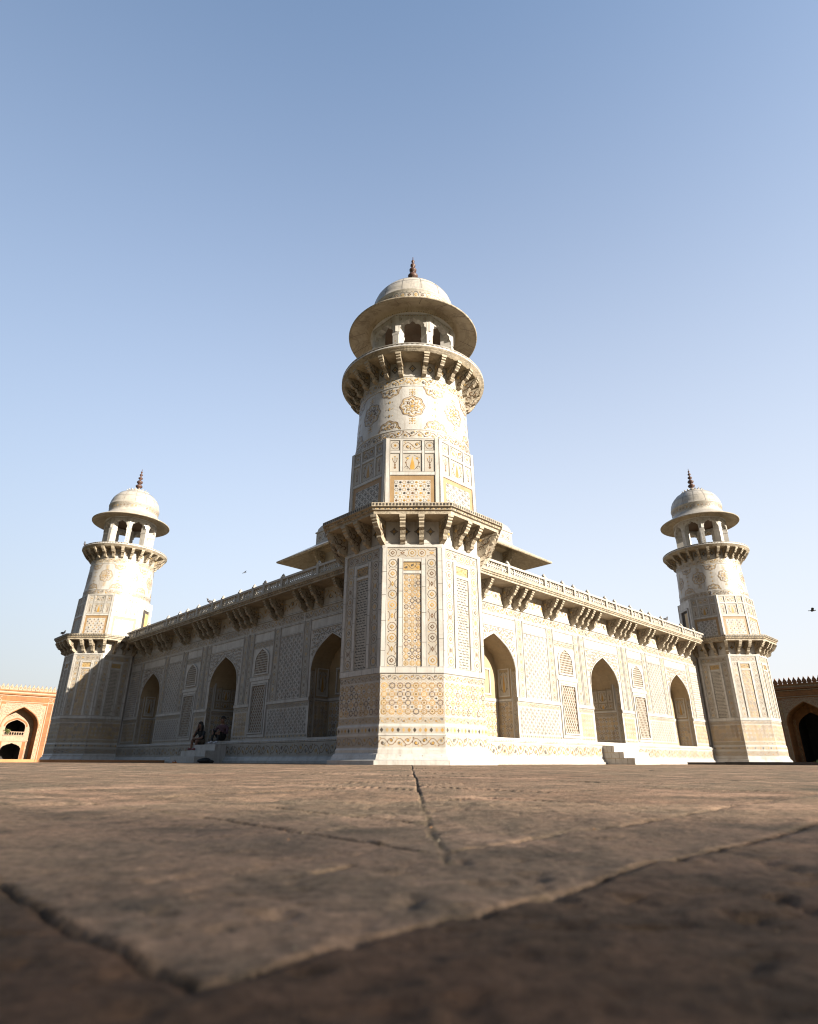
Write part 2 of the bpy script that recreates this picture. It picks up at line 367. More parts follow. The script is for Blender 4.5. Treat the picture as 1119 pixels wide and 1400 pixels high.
def medallion(b, m, c, r, half=0):
    # lobed roundel; half = +1 keeps the upper half, -1 the lower half
    def arc(rr, n=32, lob=.06): 
        out = []
        a0, a1 = (0, 2*math.pi) if not half else ((0, math.pi) if half > 0 else (math.pi, 2*math.pi))
        for i in range(n+(1 if half else 0)):
            t = a0+(a1-a0)*i/n; q = rr*(1+lob*math.cos(8*t)); out.append((c[0]+q*math.cos(t), c[1]+q*math.sin(t)))
        return out
    b.stroke(m, arc(r), .012, 'brown', T2, not half)
    b.stroke(m, arc(r*.88, 32, .09), .02, 'tan', T2, not half)
    ok = lambda y: not half or half*(y-c[1]) > r*.08
    for k in range(8):
        t = k*math.pi/4+math.pi/2
        for rr, s1, mt in ((.45, .18, 'ochre'), (.72, .10, 'brown'), (.25, .09, 'tan')):
            tt = t+(math.pi/8 if rr == .72 else 0)
            x, y = c[0]+r*rr*math.cos(tt), c[1]+r*rr*math.sin(tt)
            if ok(y-half*r*s1):
                b.star(m, (x, y), r*s1, r*s1*.6, random.choice((mt, mt, 'tan', 'brown')), T3, 4, tt); b.disc(m, (x, y), r*s1*.35, 'cream', T4, 6)
        p = [(c[0]+r*q*math.cos(t+.25*math.sin(q*9)), c[1]+r*q*math.sin(t+.25*math.sin(q*9))) for q in (.12, .25, .4, .55, .7, .82)]
        if all(ok(y) for _, y in p): b.stroke(m, p, .009, random.choice(('brown', 'tan')), T2+.0007)
    if not half: b.star(m, c, r*.16, r*.1, 'ochre', T4, 8)
    if half == 0:
        for s_ in (-1, 1):
            for k, (dy, q) in enumerate(((1.22, .09), (1.42, .12), (1.66, .06))):
                b.dia(m, (c[0], c[1]+s_*r*dy), r*q*1.1, r*q*1.2, 'tan', T2)
                for e in (-1, 1): b.disc(m, (c[0]+e*r*.2, c[1]+s_*r*dy), r*.06, 'tan', T2, 6)

# ------------------------------------------------------------------ pieces
def bracket_mesh(L=.46, H=.46, t=.105):
    # carved corbel: root at y=0 (wall), reaching out to -Y, top at z=0
    b = MB()
    pr = [(0, 0), (L, 0), (L, -.055), (L-.025, -.06), (L-.03, -.10), (L-.065, -.115), (L-.06, -.15), (L-.11, -.19), (L-.12, -.22), (L-.20, -.25),
          (L-.235, -.30), (L-.265, -.33), (L-.255, -.375), (L-.29, -.42), (L-.35, -.44), (.06, -H), (.0, -H-.02)]
    pr = [(y*1.0, z*H/.46) for y, z in pr]
    wid = [t/2*(1.16 if i in (1, 2) else (1.0 if i < 10 else .92)) for i in range(len(pr))]
    n = len(pr)
    for i in range(n-1):
        (y0, z0), (y1, z1) = pr[i], pr[i+1]; w0, w1 = wid[i], wid[i+1]
        b.face([(-w0, -y0, z0), (w0, -y0, z0), (w1, -y1, z1), (-w1, -y1, z1)], 'weathered')
    for sx in (-1, 1):
        for i in range(1, n-1):
            (y0, z0), (y1, z1) = pr[i], pr[i+1]; w0, w1 = sx*wid[i], sx*wid[i+1]
            b.face([(w0, -y0, z0), (w1, -y1, z1), (sx*t/2*.92, 0, z1), (sx*t/2*.92, 0, z0)], 'weathered')
        m = (lambda a, bb, l, s=sx: (s*(t/2*1.0+l+.002), -a, bb))
        b.stroke(m, curl(.2, -.16, .10, 1, -1), .018, 'brown', T1); b.stroke(m, curl(.1, -.32, .07, 1, 1), .016, 'brown', T1)
        b.stroke(m, [(.33, -.06), (.27, -.12), (.24, -.2), (.15, -.26)], .014, 'dark', T2); b.dia(m, (.1, -.13), .04, .04, 'tan', T2)
    return b
_bk = {}
def bracket(parent, loc, rotz, key, L, H):
    if key not in _bk:
        o = bracket_mesh(L, H).build('bracket', parent); _bk[key] = o
    else:
        o = _bk[key].copy(); COL.objects.link(o); o.parent = parent
    o.location = loc; o.rotation_euler.z = rotz+random.uniform(-.02, .02); o.scale = (random.uniform(.94, 1.06), random.uniform(.97, 1.02), random.uniform(.96, 1.02))
    return o
def oct_ring(b, a0, z0, a1, z1, mat):
    for k in range(8):
        th = k*math.pi/4; h0, h1 = a0*math.tan(math.pi/8), a1*math.tan(math.pi/8)
        m0, m1 = facemap(th, a0), facemap(th, a1)
        b.face([m0(-h0, z0, 0), m0(h0, z0, 0), m1(h1, z1, 0), m1(-h1, z1, 0)], mat)
def arch_curve(hw, zs, za, n=14):
    H = za-zs; P = [(hw, zs), (hw, zs+.52*H), (.62*hw, zs+.74*H), (0, za)]
    out = []
    for i in range(n+1):
        t = i/n; k = [(1-t)**3, 3*t*(1-t)**2, 3*t*t*(1-t), t**3]
        out.append((sum(k[j]*P[j][0] for j in range(4)), sum(k[j]*P[j][1] for j in range(4))))
    return [(-x, z) for x, z in out]+[(x, z) for x, z in reversed(out[:-1])]     # left spring -> apex -> right spring
def cusped_curve(hw, zs, za, n=4):
    base = arch_curve(hw, zs, za, 12); out = []
    tot = len(base)-1; lob = 7
    for k in range(lob):
        i0 = k*tot/lob
        for j in range(n):
            f = i0+tot/lob*j/n; i = int(f); fr = f-i; a = base[i]; c = base[min(i+1, tot)]
            x, z = a[0]+(c[0]-a[0])*fr, a[1]+(c[1]-a[1])*fr
            d = .035*(abs(math.sin(math.pi*j/n))-0.6); q = math.hypot(x, z-zs) or 1
            out.append((x*(1+d/hw), z+d*(z-zs)/q))
    out.append(base[-1])
    return out

# ------------------------------------------------------------------ corner tower (axis at origin, door on the +Y face)
def make_tower():
    root = empty('corner_tower')
    A = 1.3876; hw = A*math.tan(math.pi/8)
    VIS = [0, 1, 2, 3, -1, -2, -3]
    b = MB()
    # mouldings and shaft
    for a0, z0, a1, z1 in ((1.56, 0, 1.56, .07), (1.56, .07, 1.50, .085), (1.50, .085, 1.46, .17), (1.46, .17, 1.425, .19), (1.425, .19, 1.425, .245), (1.425, .245, 1.405, .27),
                           (1.405, .27, 1.405, .64), (1.405, .64, A, .655), (A, .655, A, 4.52)):
        oct_ring(b, a0, z0, a1, z1, 'marble')
    oct_ring(b, A, 4.52, .3, 4.52, 'marble')
    for k in VIS:
        th = k*math.pi/4; m = facemap(th, A); m1 = facemap(th, 1.405); h = hw-.004; h1 = 1.405*math.tan(math.pi/8)-.004
        inlay_scroll(b, m1, -h1, .285, h1, .465, 0, 'brown')
        b.bar(m1, -h1-.004, .475, h1+.004, .495, 0, .012, 'marble')
        inlay_beads(b, m1, -h1, .51, h1, .62, 0, ('dark', 'tan', 'ochre'))
        inlay_scroll(b, m, -h, .672, h, .79, 0, 'tan')
        inlay_stars(b, m, -h, .80, h, 1.385, .147, 0, 'tan')
        inlay_scroll(b, m, -h, 1.395, h, 1.515, 0, 'brown')
        # white framing stands proud of the panels
        F = .02
        b.bar(m, -hw-.008, 1.525, hw+.008, 1.645, 0, F, 'marble')
        b.bar(m, -hw-.008, 3.925, hw+.008, 4.02, 0, F, 'marble')
        for s_ in (-1, 1): b.bar(m, min(s_*.485, s_*(hw+.008)), 1.645, max(s_*.485, s_*(hw+.008)), 3.925, 0, F, 'marble')
        for s_ in (-1, 1):
            x0, x1 = sorted((s_*.475, s_*.275)); inlay_chain(b, m, x0, 1.655, x1, 3.71, True)
            x0, x1 = sorted((s_*.265, s_*.172)); b.bar(m, x0, 1.645, x1, 3.71, 0, F, 'marble')
        inlay_chain(b, m, -.475, 3.725, .475, 3.915, False)
        b.bar(m, -.172, 3.63, .172, 3.71, 0, F, 'marble'); b.bar(m, -.172, 3.39, .172, 3.46, 0, F, 'marble')
        inlay_scroll(b, m, -.17, 3.465, .17, 3.625, 0, 'grey', 'tan')
        if k % 2 == 0: inlay_stars(b, m, -.17, 1.65, .17, 3.385, .115, 0, 'tan')
        else: inlay_brick(b, m, -.17, 1.65, .17, 3.385, .052, 0, 'dark', 'cream', 1.0)
        for z in (2.05, 2.6, 3.1, 3.55):
            for x0, x1 in ((-.585, -.487), (.487, .585), (-.265, -.173), (.173, .265)): b.rect(m, x0, z+random.uniform(-.1, .1), x1, z+.004, 'grey', F+.002) if False else b.stroke(m, [(x0, z+x0*.2), (x1, z+x0*.2)], .007, 'grey', F+.002)
        for x in (-.3, .08, .41): b.stroke(m, [(x, 1.53), (x+.004, 1.64)], .006, 'grey', F+.002); b.stroke(m1, [(x+.1, .10), (x+.1, .16)], .006, 'grey', .07)
        for u in (-.36, -.12, .12, .36):        # panel behind the brackets
            b.star(m, (u, 4.26), .09, .05, 'grey', T2, 4); b.disc(m, (u, 4.26), .03, 'ochre', T3, 6)
    b.build('base_shaft', root)
    # octagonal balcony
    b = MB(); B = 1.885
    for a0, z0, a1, z1, mt in ((A-.03, 4.47, 1.80, 4.47, 'soffit'), (1.80, 4.47, 1.80, 4.53, 'weathered'), (1.80, 4.53, 1.84, 4.545, 'weathered'), (1.84, 4.545, 1.84, 4.59, 'weathered'), (1.84, 4.59, B, 4.60, 'weathered'),
                               (B, 4.60, B, 4.68, 'weathered'), (B, 4.68, 1.3, 4.69, 'weathered')):
        oct_ring(b, a0, z0, a1, z1, mt)
    for k in VIS:
        th = k*math.pi/4; t8 = math.tan(math.pi/8)
        inlay_beads(b, facemap(th, 1.84), -1.84*t8, 4.547, 1.84*t8, 4.588, 0, ('dark', 'tan'), None, .055)
        m = facemap(th, B); n = 24
        for i in range(n):
            x = -B*t8+2*B*t8*(i+.5)/n; b.rect(m, x-.016, 4.615, x+.018, 4.665, 'dark', T2)
    bal = b.build('lower_balcony', root)
    for k in range(-3, 4):
        th = k*math.pi/4
        for u in (-.185, .185):
            m = facemap(th, A-.01); bracket(bal, m(u, 4.468, 0), th, 't_low', .44, .47)
    for k in range(-3, 5):
        th = (k-.5)*math.pi/4; r_ = (A)/math.cos(math.pi/8)-.03
        bracket(bal, (r_*math.sin(th), -r_*math.cos(th), 4.468), th, 't_lowc', .47, .47)
    # octagonal storey
    A0, A1 = 1.372, 1.335; b = MB()
    am = lambda z: A0+(A1-A0)*(z-4.6)/1.79
    oct_ring(b, A0, 4.6, A1, 6.39, 'marble'); oct_ring(b, A1, 6.39, 1.2, 6.40, 'marble')
    def fm(th):
        s_, c_ = math.sin(th), math.cos(th)
        return lambda a, z, l: (s_*(am(z)+l)+c_*a, -c_*(am(z)+l)+s_*a, z)
    for k in range(8):
        if k == 4: continue
        th = k*math.pi/4; m = fm(th); F = .016
        b.rect(m, -.46, 4.63, .46, 5.51, 'khaki', T1)
        if k % 2 == 0:
            b.rect(m, -.37, 4.63, .37, 5.41, 'marble', T2)
            for i in range(9):
                for j in range(9):
                    x, y = -.33+.0825*i, 4.70+.082*j; q = random.random(); x += random.uniform(-.006, .006)
                    if (i+j) % 2: b.disc(m, (x, y), .030, random.choice(('brown', 'dark', 'ochre', 'tan')), T3, 5, 1, random.random()*6)
                    else: b.stroke(m, [(x+.036*math.cos(t), y+.036*math.sin(t)) for t in (0, 1.05, 2.1, 3.14, 4.19, 5.24)], .009, random.choice(('tan', 'ochre', 'grey')), T3, True)
        else:
            inlay_hex(b, m, -.37, 4.63, .37, 5.41, .092, T1, 'dark', 'marble', 0)
        b.bar(m, -.56, 5.515, .56, 5.60, 0, F, 'marble'); b.bar(m, -.555, 6.03, .555, 6.105, 0, F, 'marble'); b.bar(m, -.55, 6.345, .55, 6.392, 0, F, 'marble')
        for s_ in (-1, 1):
            for x0, x1, z0, z1 in ((.465, .562, 4.6, 6.392), (.195, .262, 5.60, 6.345)):
                c0, c1 = sorted((s_*x0, s_*x1)); b.bar(m, c0, z0, c1, z1, 0, F+.002, 'marble')
            c0, c1 = sorted((s_*.265, s_*.462))
            inlay_vase(b, m, c0, 5.605, c1, 6.025); b.rect(m, c0, 6.11, c1, 6.342, 'cream', T1); inlay_round(b, m, ((c0+c1)/2, 6.226), .085)
        inlay_vase(b, m, -.19, 5.605, .19, 6.025, 0, 'cream', True)
        inlay_scroll(b, m, -.19, 6.11, .19, 6.342, 0, 'brown')
    drum = b.build('octagonal_storey', root)
    b = MB(); m = fm(math.pi)          # doorway towards the roof
    b.rect(m, -.28, 4.7, .28, 6.0, 'interior', .002); b.frame(m, -.28, 4.7, .28, 6.0, .09, 0, .03, 'marble'); b.rect(m, -.02, 4.7, .28, 5.9, 'tan', .006)
    b.build('doorway', root)
    # round shaft
    rz = lambda z: 1.345-(z-6.39)*.045
    b = MB(); b.lathe([(rz(6.38), 6.38), (rz(7.2), 7.2), (rz(8.45), 8.45)], 96, 'marble')
    for z in (6.62, 7.765, 8.03): b.lathe([(rz(z), z-.012), (rz(z)+.012, z-.008), (rz(z)+.012, z+.008), (rz(z), z+.012)], 96, 'marble')
    for k in range(8):
        m = cylmap(k*math.pi/4, rz); q = 1.3*math.pi/8
        b.rect(m, -q, 6.41, q, 6.605, 'cream', T1, 6); inlay_scroll(b, m, -q+.004, 6.42, q-.004, 6.60, T1, 'brown', None)
        b.rect(m, -q, 7.78, q, 8.015, 'cream', T1, 6); inlay_scroll(b, m, -q+.004, 7.79, q-.004, 8.005, T1, 'tan', None)
        medallion(b, m, (0, 7.22), .265)
        medallion(b, m, (q, 6.64), .25, 1); medallion(b, m, (q, 7.75), .25, -1)
        for z in (7.02, 7.2, 7.38): b.dia(m, (q, z), .03, .045, 'tan', T2); [b.disc(m, (q+e, z), .014, 'tan', T2, 6) for e in (-.07, .07)]
    for a_ in [0, 180]+[sg*(18.2+14.364*k) for sg in (-1, 1) for k in range(11)]:      # lozenges between the brackets
        m = cylmap(R(a_), rz)
        b.dia(m, (0, 8.24), .09, .11, 'grey', T2); b.dia(m, (0, 8.24), .055, .07, 'cream', T3); b.dia(m, (0, 8.24), .03, .04, 'ochre', T4)
    b.build('round_shaft', root)
    # round balcony
    b = MB(); R2 = 1.745
    b.lathe([(1.24, 8.42), (1.66, 8.42), (1.66, 8.455), (1.70, 8.465), (1.70, 8.49), (R2, 8.50), (R2, 8.535), (R2-.02, 8.537), (R2-.02, 8.572), (R2, 8.575), (R2, 8.583), (R2-.07, 8.583), (R2-.07, 8.52), (0, 8.52)], 96, 'weathered', mats=['soffit']+['weathered']*4+['marble']*8)
    m = cylmap(0, lambda z: R2-.02)
    for i in range(96):
        t = i/96*2*math.pi*1.3; b.rect(m, t-.020, 8.538, t+.018, 8.571, 'dark', T2)
    ub = b.build('upper_balcony', root)
    for i in range(24):
        th = R(11+14.364*(i % 12))*(1 if i < 12 else -1)
        bracket(ub, (1.25*math.sin(th), -1.25*math.cos(th), 8.42), th, 't_up', .42, .43)
    # kiosk: eight pillars, eight cusped arches
    K = 1.0; hk = K*math.tan(math.pi/8)
    for k in range(8):
        th = (k+.5)*math.pi/4; rr = K/math.cos(math.pi/8)
        b = MB(); mk = facemap(th, rr-.17)
        prof = [(.115, 8.52), (.115, 8.62), (.085, 8.66), (.072, 8.72), (.075, 9.40), (.09, 9.43), (.09, 9.49), (.075, 9.51), (.085, 9.97)]
        for i in range(len(prof)-1):
            (r0, z0), (r1, z1) = prof[i], prof[i+1]
            o0 = [(-r0*1.25, .16), (-r0*.9, .0), (r0*.9, .0), (r0*1.25, .16)]
            for e in range(3): 
                P = [((-r0*1.3, -.13), (-r0, .11+r0*.45), (r0, .11+r0*.45), (r0*1.3, -.13)), ((-r1*1.3, -.13), (-r1, .11+r1*.45), (r1, .11+r1*.45), (r1*1.3, -.13))]
                b.face([mk(P[0][e][0], z0, P[0][e][1]), mk(P[0][e+1][0], z0, P[0][e+1][1]), mk(P[1][e+1][0], z1, P[1][e+1][1]), mk(P[1][e][0], z1, P[1][e][1])], 'marble')
            b.face([mk(-r0*1.3, z0, -.13), mk(-r1*1.3, z1, -.13), mk(r1*1.3, z1, -.13), mk(r0*1.3, z0, -.13)], 'marble')
        mm = (lambda a, z, l, mk=mk: mk(a, z, .158+l))
        for j in range(6): b.dia(mm, (0, 8.8+.085*j), .018, .024, random.choice(('brown', 'tan')), .002)
        b.build('pillar', root)
    for k in range(8):
        th = k*math.pi/4; b = MB(); mf = facemap(th, K); mb_ = facemap(th, K-.15)
        cv = cusped_curve(.325, 9.50, 9.91); top = 10.0
        for fm_, hx in ((mf, hk), (mb_, (K-.15)*math.tan(math.pi/8))):
            b.face([fm_(-hx, 9.50, 0), fm_(cv[0][0], 9.50, 0), fm_(cv[0][0], top, 0), fm_(-hx, top, 0)], 'marble')
            b.face([fm_(cv[-1][0], 9.50, 0), fm_(hx, 9.50, 0), fm_(hx, top, 0), fm_(cv[-1][0], top, 0)], 'marble')
            for (x0, z0), (x1, z1) in zip(cv, cv[1:]): b.face([fm_(x0, z0, 0), fm_(x1, z1, 0), fm_(x1, top, 0), fm_(x0, top, 0)], 'marble')
        for (x0, z0), (x1, z1) in zip(cv, cv[1:]): b.face([mf(x0, z0, 0), mf(x1, z1, 0), mb_(x1, z1, 0), mb_(x0, z0, 0)], 'cream')
        inlay_beads(b, mf, -hk, 9.945, hk, 9.985, 0, ('brown', 'tan'), None)
        for s_ in (-1, 1): inlay_round(b, mf, (s_*.3, 9.86), .035)
        b.build('cusped_arch', root)
    # broad eave
    b = MB()
    prof = [(.93, 9.998), (1.085, 10.0), (1.095, 10.04), (1.12, 10.06), (1.13, 10.12), (1.22, 10.14), (1.40, 10.06), (1.60, 9.955), (1.63, 9.965), (1.635, 9.99), (1.61, 10.01), (1.40, 10.13), (1.20, 10.25), (1.07, 10.36), (1.05, 10.40)]
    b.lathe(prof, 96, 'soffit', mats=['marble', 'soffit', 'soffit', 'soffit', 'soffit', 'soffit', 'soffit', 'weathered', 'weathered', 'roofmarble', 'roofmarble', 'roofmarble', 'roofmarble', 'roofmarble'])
    b.lathe([(.0, 10.25), (.93, 10.0)], 48, 'brown')
    m = cylmap(0, lambda z: 1.07)
    inlay_beads(b, cylmap(0, lambda z: 1.091), 0, 10.004, 2*math.pi*1.3-.001, 10.036, 0, ('dark', 'tan'), None, .07)
    for i in range(16):
        t = i*math.pi/8+.13; pts = []
        for r_, z_ in ((1.23, 10.128), (1.40, 10.052), (1.60, 9.945)):
            pts.append((r_*math.sin(t), -r_*math.cos(t), z_))
        for p, q in zip(pts, pts[1:]):
            d = Vector((math.cos(t), math.sin(t), 0))*.006
            b.face([Vector(p)-d, Vector(p)+d, Vector(q)+d, Vector(q)-d], 'brown')
    b.build('eave', root)
    # dome
    b = MB()
    prof = [(1.05, 10.38), (1.03, 10.42), (1.045, 10.5), (1.06, 10.72), (1.075, 10.73), (1.075, 10.76), (1.06, 10.77)]
    for i in range(0, 13):
        t = i/12*math.pi/2; prof.append((1.06*math.cos(t)**.92 if i < 12 else .06, 10.77+.86*math.sin(t)**1.02))
    b.lathe(prof, 96, 'roofmarble')
    for i in range(14):
        t = i*2*math.pi/14+.2
        for e0, e1 in zip(range(7, 16), range(8, 17)):
            (r0, z0), (r1, z1) = prof[e0], prof[e1]; d = Vector((math.cos(t), math.sin(t), 0))*.005; o0 = 1.003
            A_, B_ = Vector((r0*o0*math.sin(t), -r0*o0*math.cos(t), z0+.003)), Vector((r1*o0*math.sin(t), -r1*o0*math.cos(t), z1+.003))
            b.face([A_-d, A_+d, B_+d, B_-d], 'grey')
    for e0 in (10, 13): b.lathe([(prof[e0][0]*1.003, prof[e0][1]), (prof[e0][0]*1.003-.003, prof[e0][1]+.012)], 64, 'grey')
    md = cylmap(0, lambda z: 1.038+.022*(z-10.42)/.3)
    inlay_chain(b, md, 0, 10.45, 2*math.pi*1.3-.001, 10.69, False, .002, 'grey', None, .2)
    prof2 = [(.42, 11.54), (.46, 11.57), (.40, 11.62), (.30, 11.645), (.14, 11.69), (.16, 11.74), (.09, 11.78)]
    b.lathe(prof2, 32, 'roofmarble')
    for i in range(18):
        t = i*2*math.pi/18; c, s_ = math.cos(t), math.sin(t); P = lambda r_, e, z: (r_*s_+e*c, -r_*c+e*s_, z)
        b.face([P(.44, -.05, 11.56), P(.44, .05, 11.56), P(.50, .0, 11.67)], 'roofmarble'); b.face([P(.40, -.05, 11.61), P(.50, .0, 11.67), P(.40, .05, 11.61)], 'roofmarble')
        b.face([P(.44, .05, 11.56), P(.40, .05, 11.61), P(.50, 0, 11.67)], 'roofmarble'); b.face([P(.40, -.05, 11.61), P(.44, -.05, 11.56), P(.50, 0, 11.67)], 'roofmarble')
    dome = b.build('dome', root)
    b = MB()
    b.lathe([(r_*1.3, z_) for r_, z_ in [(.07, 11.72), (.045, 11.86), (.10, 11.89), (.12, 11.95), (.09, 12.0), (.04, 12.03), (.045, 12.07), (.085, 12.10), (.105, 12.16), (.075, 12.22), (.03, 12.25), (.03, 12.30), (.07, 12.33), (.075, 12.38), (.03, 12.42), (.022, 12.48), (.055, 12.52), (.05, 12.56), (.02, 12.59), (.018, 12.64), (.036, 12.67), (.03, 12.70), (.010, 12.73), (.008, 12.83), (0, 12.84)]], 20, 'finialstone')
    for i in range(8):
        t = i*math.pi/4; c, s_ = math.cos(t), math.sin(t)
        b.face([(.09*s_+.03*c, -.09*c+.03*s_, 12.0), (.09*s_-.03*c, -.09*c-.03*s_, 12.0), (.155*s_, -.155*c, 11.95)], 'finialstone')
    b.build('finial', dome)
    return root

# ------------------------------------------------------------------ building frame
ROT = R(-.553); L_ = 18.2612; C_ = L_/2
P0 = Vector((.0635, 12.5, 0))
Rz = Matrix.Rotation(ROT, 3, 'Z')
CEN = P0+Rz @ Vector((0, C_*math.sqrt(2), 0))
tower = make_tower()
tower.location = P0; tower.rotation_euler.z = ROT
tag(tower, 'largest, nearest white marble corner tower, standing in front of the two walls', 'tower', 'corner towers of the mausoleum')
index_kids()
for ang, lab in ((90, 'white marble corner tower standing beside the dark shaded gateway'), (-90, 'white marble corner tower with shaded base, standing beside the sunlit orange gateway'), (180, 'farthest corner tower, hidden behind the nearest tower and the roof pavilion')):
    t = copy_tree(tower); a = R(ang)
    d = Matrix.Rotation(a, 3, 'Z') @ (P0-CEN)
    t.location = CEN+d; t.rotation_euler.z = ROT+a; t['label'] = lab

# ------------------------------------------------------------------ mausoleum
maus = empty('mausoleum', CEN, ROT)
tag(maus, 'low white marble hall with inlaid walls and arched niches between the corner towers', 'building')
# local frame: walls at distance C_+w from the centre. WL maps (tau, z, lift) of one wall with its outward normal to -Y of a side empty
YW = -(C_-.6539)            # wall plane y in side frame
def make_side(rot, first=None):
    pass
def wall_side():
    W = plane((0, YW, 0), (1, 0, 0), (0, 0, 1), (0, -1, 0))
    E = 7.86
    parts = {}
    b = MB()
    zc = 4.42
    arches = [(-5.5364, .855, .62), (0, .8662, 1.45), (5.5364, .855, .62)]
    ZB, ZS, ZA = .6, 2.2, 3.12
    # wall face with three arch openings
    xs = -E
    for c, hw, dep in arches:
        b.rect(lambda a, z, l: W(a, z, 0), xs, ZB-.02, c-hw, zc, 'marble', 0)
        cv = arch_curve(hw, ZS, ZA)
        cv = [(c+x, z) for x, z in cv]
        for (x0, z0), (x1, z1) in zip(cv, cv[1:]): b.face([W(x0, z0, 0), W(x1, z1, 0), W(x1, zc, 0), W(x0, zc, 0)], 'marble')
        # reveal and soffit
        full = [(c-hw, ZB)]+cv+[(c+hw, ZB)]
        for (x0, z0), (x1, z1) in zip(full, full[1:]): b.face([W(x0, z0, 0), W(x0, z0, -dep), W(x1, z1, -dep), W(x1, z1, 0)], 'plaster')
        pol = [W(x, z, -dep) for x, z in full]; b.face(pol, 'plaster')
        b.face([W(c-hw, ZB, .04), W(c+hw, ZB, .04), W(c+hw, ZB, -dep), W(c-hw, ZB, -dep)], 'marble')
        # linings
        back = lambda a, z, l, d=dep: W(a, z, -d+l)
        inlay_stars(b, back, c-hw+.05, ZB+.03, c+hw-.05, 1.5, .16)
        b.bar(back, c-hw, 1.51, c+hw, 1.6, 0, .02, 'marble')
        b.frame(back, c-.5, 1.72, c+.5, 2.3, .06, 0, .02, 'marble'); inlay_vase(b, back, c-.3, 1.72, c+.3, 2.3, 0, 'cream', True)
        for s_ in (-1, 1):
            x = c+s_*hw
            J = (lambda a, z, l, x=x, s=s_: (x-s*l, YW+a, z))
            inlay_scroll(b, J, .015, ZB+.02, .135, ZS+.15, 0, 'brown', 'cream', True)
            b.bar(J, .145, ZB+.02, .165, ZS+.15, 0, .01, 'marble')
            if dep < 1:
                inlay_stars(b, J, .175, ZB+.03, dep-.01, 1.5, .11, 0, 'tan')
                b.bar(J, .17, 1.51, dep, 1.58, 0, .02, 'marble')
                b.frame(J, .25, 1.66, dep-.07, 2.32, .03, 0, .012, 'marble'); inlay_vase(b, J, .25, 1.66, dep-.07, 2.32, 0, 'cream', True)
            else:
                inlay_stars(b, J, .175, ZB+.1, 1.1, 1.4, .13, 0, 'cream'); inlay_scroll(b, J, .175, 1.41, 1.1, 1.5, 0, 'brown'); inlay_scroll(b, J, .175, ZB+.01, 1.1, ZB+.09, 0, 'brown')
                b.bar(J, .17, 1.52, 1.3, 1.6, 0, .02, 'marble'); b.bar(J, .17, 2.5, 1.3, 2.57, 0, .03, 'marble'); b.bar(J, .17, 1.6, .24, 2.5, 0, .02, 'marble'); b.bar(J, 1.0, 1.6, 1.08, 2.5, 0, .02, 'marble')
                for i, (y0, y1) in enumerate(((.27, .45), (.47, .77), (.79, .97))):
                    for j, (z0, z1) in enumerate(((1.63, 1.82), (1.84, 2.22), (2.24, 2.46))):
                        if j == 1 or (i == 1 and j == 0): inlay_vase(b, J, y0, z0, y1, z1, 0, 'cream', i == 1)
                        else: b.rect(J, y0, z0, y1, z1, 'cream', T1); inlay_round(b, J, ((y0+y1)/2, (z0+z1)/2), .075)
                        b.stroke(J, [(y0, z0), (y1, z0), (y1, z1), (y0, z1)], .01, 'grey', T3, True)
        xs = c+hw
    b.rect(lambda a, z, l: W(a, z, 0), xs, ZB-.02, E, zc, 'marble', 0)
    # plinth courses
    for y0, z0, y1, z1 in ((.17, 0, .17, .055), (.17, .055, .13, .07), (.13, .07, .11, .13), (.11, .13, .075, .16), (.075, .16, .075, .50), (.075, .50, .10, .515), (.10, .515, .10, .555), (.10, .555, .07, .57), (.07, .57, .07, .602)):
        b.face([W(-E, z0, y0), W(E, z0, y0), W(E, z1, y1), W(-E, z1, y1)], 'marble')
    b.face([W(-E, .602, .07), W(E, .602, .07), W(E, .602, 0), W(-E, .602, 0)], 'marble')
    for x0, x1 in ((-7.7, -.8), (.8, 7.7)):
        inlay_scroll(b, lambda a, z, l: W(a, z, .075+l), x0, .19, x1, .48, 0, 'brown', 'cream', False, .3)
        inlay_beads(b, lambda a, z, l: W(a, z, .10+l), x0, .52, x1, .552, 0, ('grey', 'tan'), None, .07)
    F = .016
    for s_ in (-1, 1):
        def rg(x0, x1): return tuple(sorted((s_*x0, s_*x1)))
        def bar(x0, z0, x1, z1, f=F): a, c = rg(x0, x1); b.bar(W, a, z0, c, z1, 0, f, 'marble')
        # dado
        for x0, x1 in ((.90, 1.70), (2.72, 4.66), (6.42, 7.70)):
            a, c = rg(x0, x1)
            inlay_beads(b, W, a, .62, c, .70, 0, ('tan', 'grey'), 'cream', .09)
            (inlay_hex(b, W, a+.06, .72, c-.06, 1.36, .085, 0, 'brown', 'marble', 0) if x0 == 2.72 else inlay_stars(b, W, a+.06, .72, c-.06, 1.36, .13, 0, 'tan'))
            inlay_scroll(b, W, a, 1.375, c, 1.49, 0, 'grey')
        for x0, x1 in ((.87, 1.72), (2.69, 4.68), (6.40, 7.75)): bar(x0, 1.50, x1, 1.60, .025)
        # vertical floral strips and their white frames
        for x0, x1, z1 in ((1.10, 1.29, 3.62), (1.42, 1.62, 3.62), (2.80, 3.05, 3.62), (4.29, 4.52, 3.62), (6.56, 6.74, 3.62)):
            a, c = rg(x0, x1); inlay_chain(b, W, a+.012, 1.61, c-.012, z1, True, 0, 'grey', 'cream', .2)
        for x in (1.04, 1.30, 1.365, 1.64, 2.755, 3.07, 4.235, 4.535, 6.49, 6.755):
            bar(x, 1.60, x+.045, 3.64)
        # tall inlaid panels
        for x0, x1, kd in ((3.14, 4.215, 0), (6.83, 7.62, 1)):
            a, c = rg(x0, x1); inlay_hex(b, W, a, 1.62, c, 3.30, .095, 0, 'brown', 'marble', kd)
            bar(x0-.02, 3.305, x1+.02, 3.345); bar(x0-.02, 3.585, x1+.02, 3.63)
            b.rect(W, a, 3.36, c, 3.57, 'marble', .004)
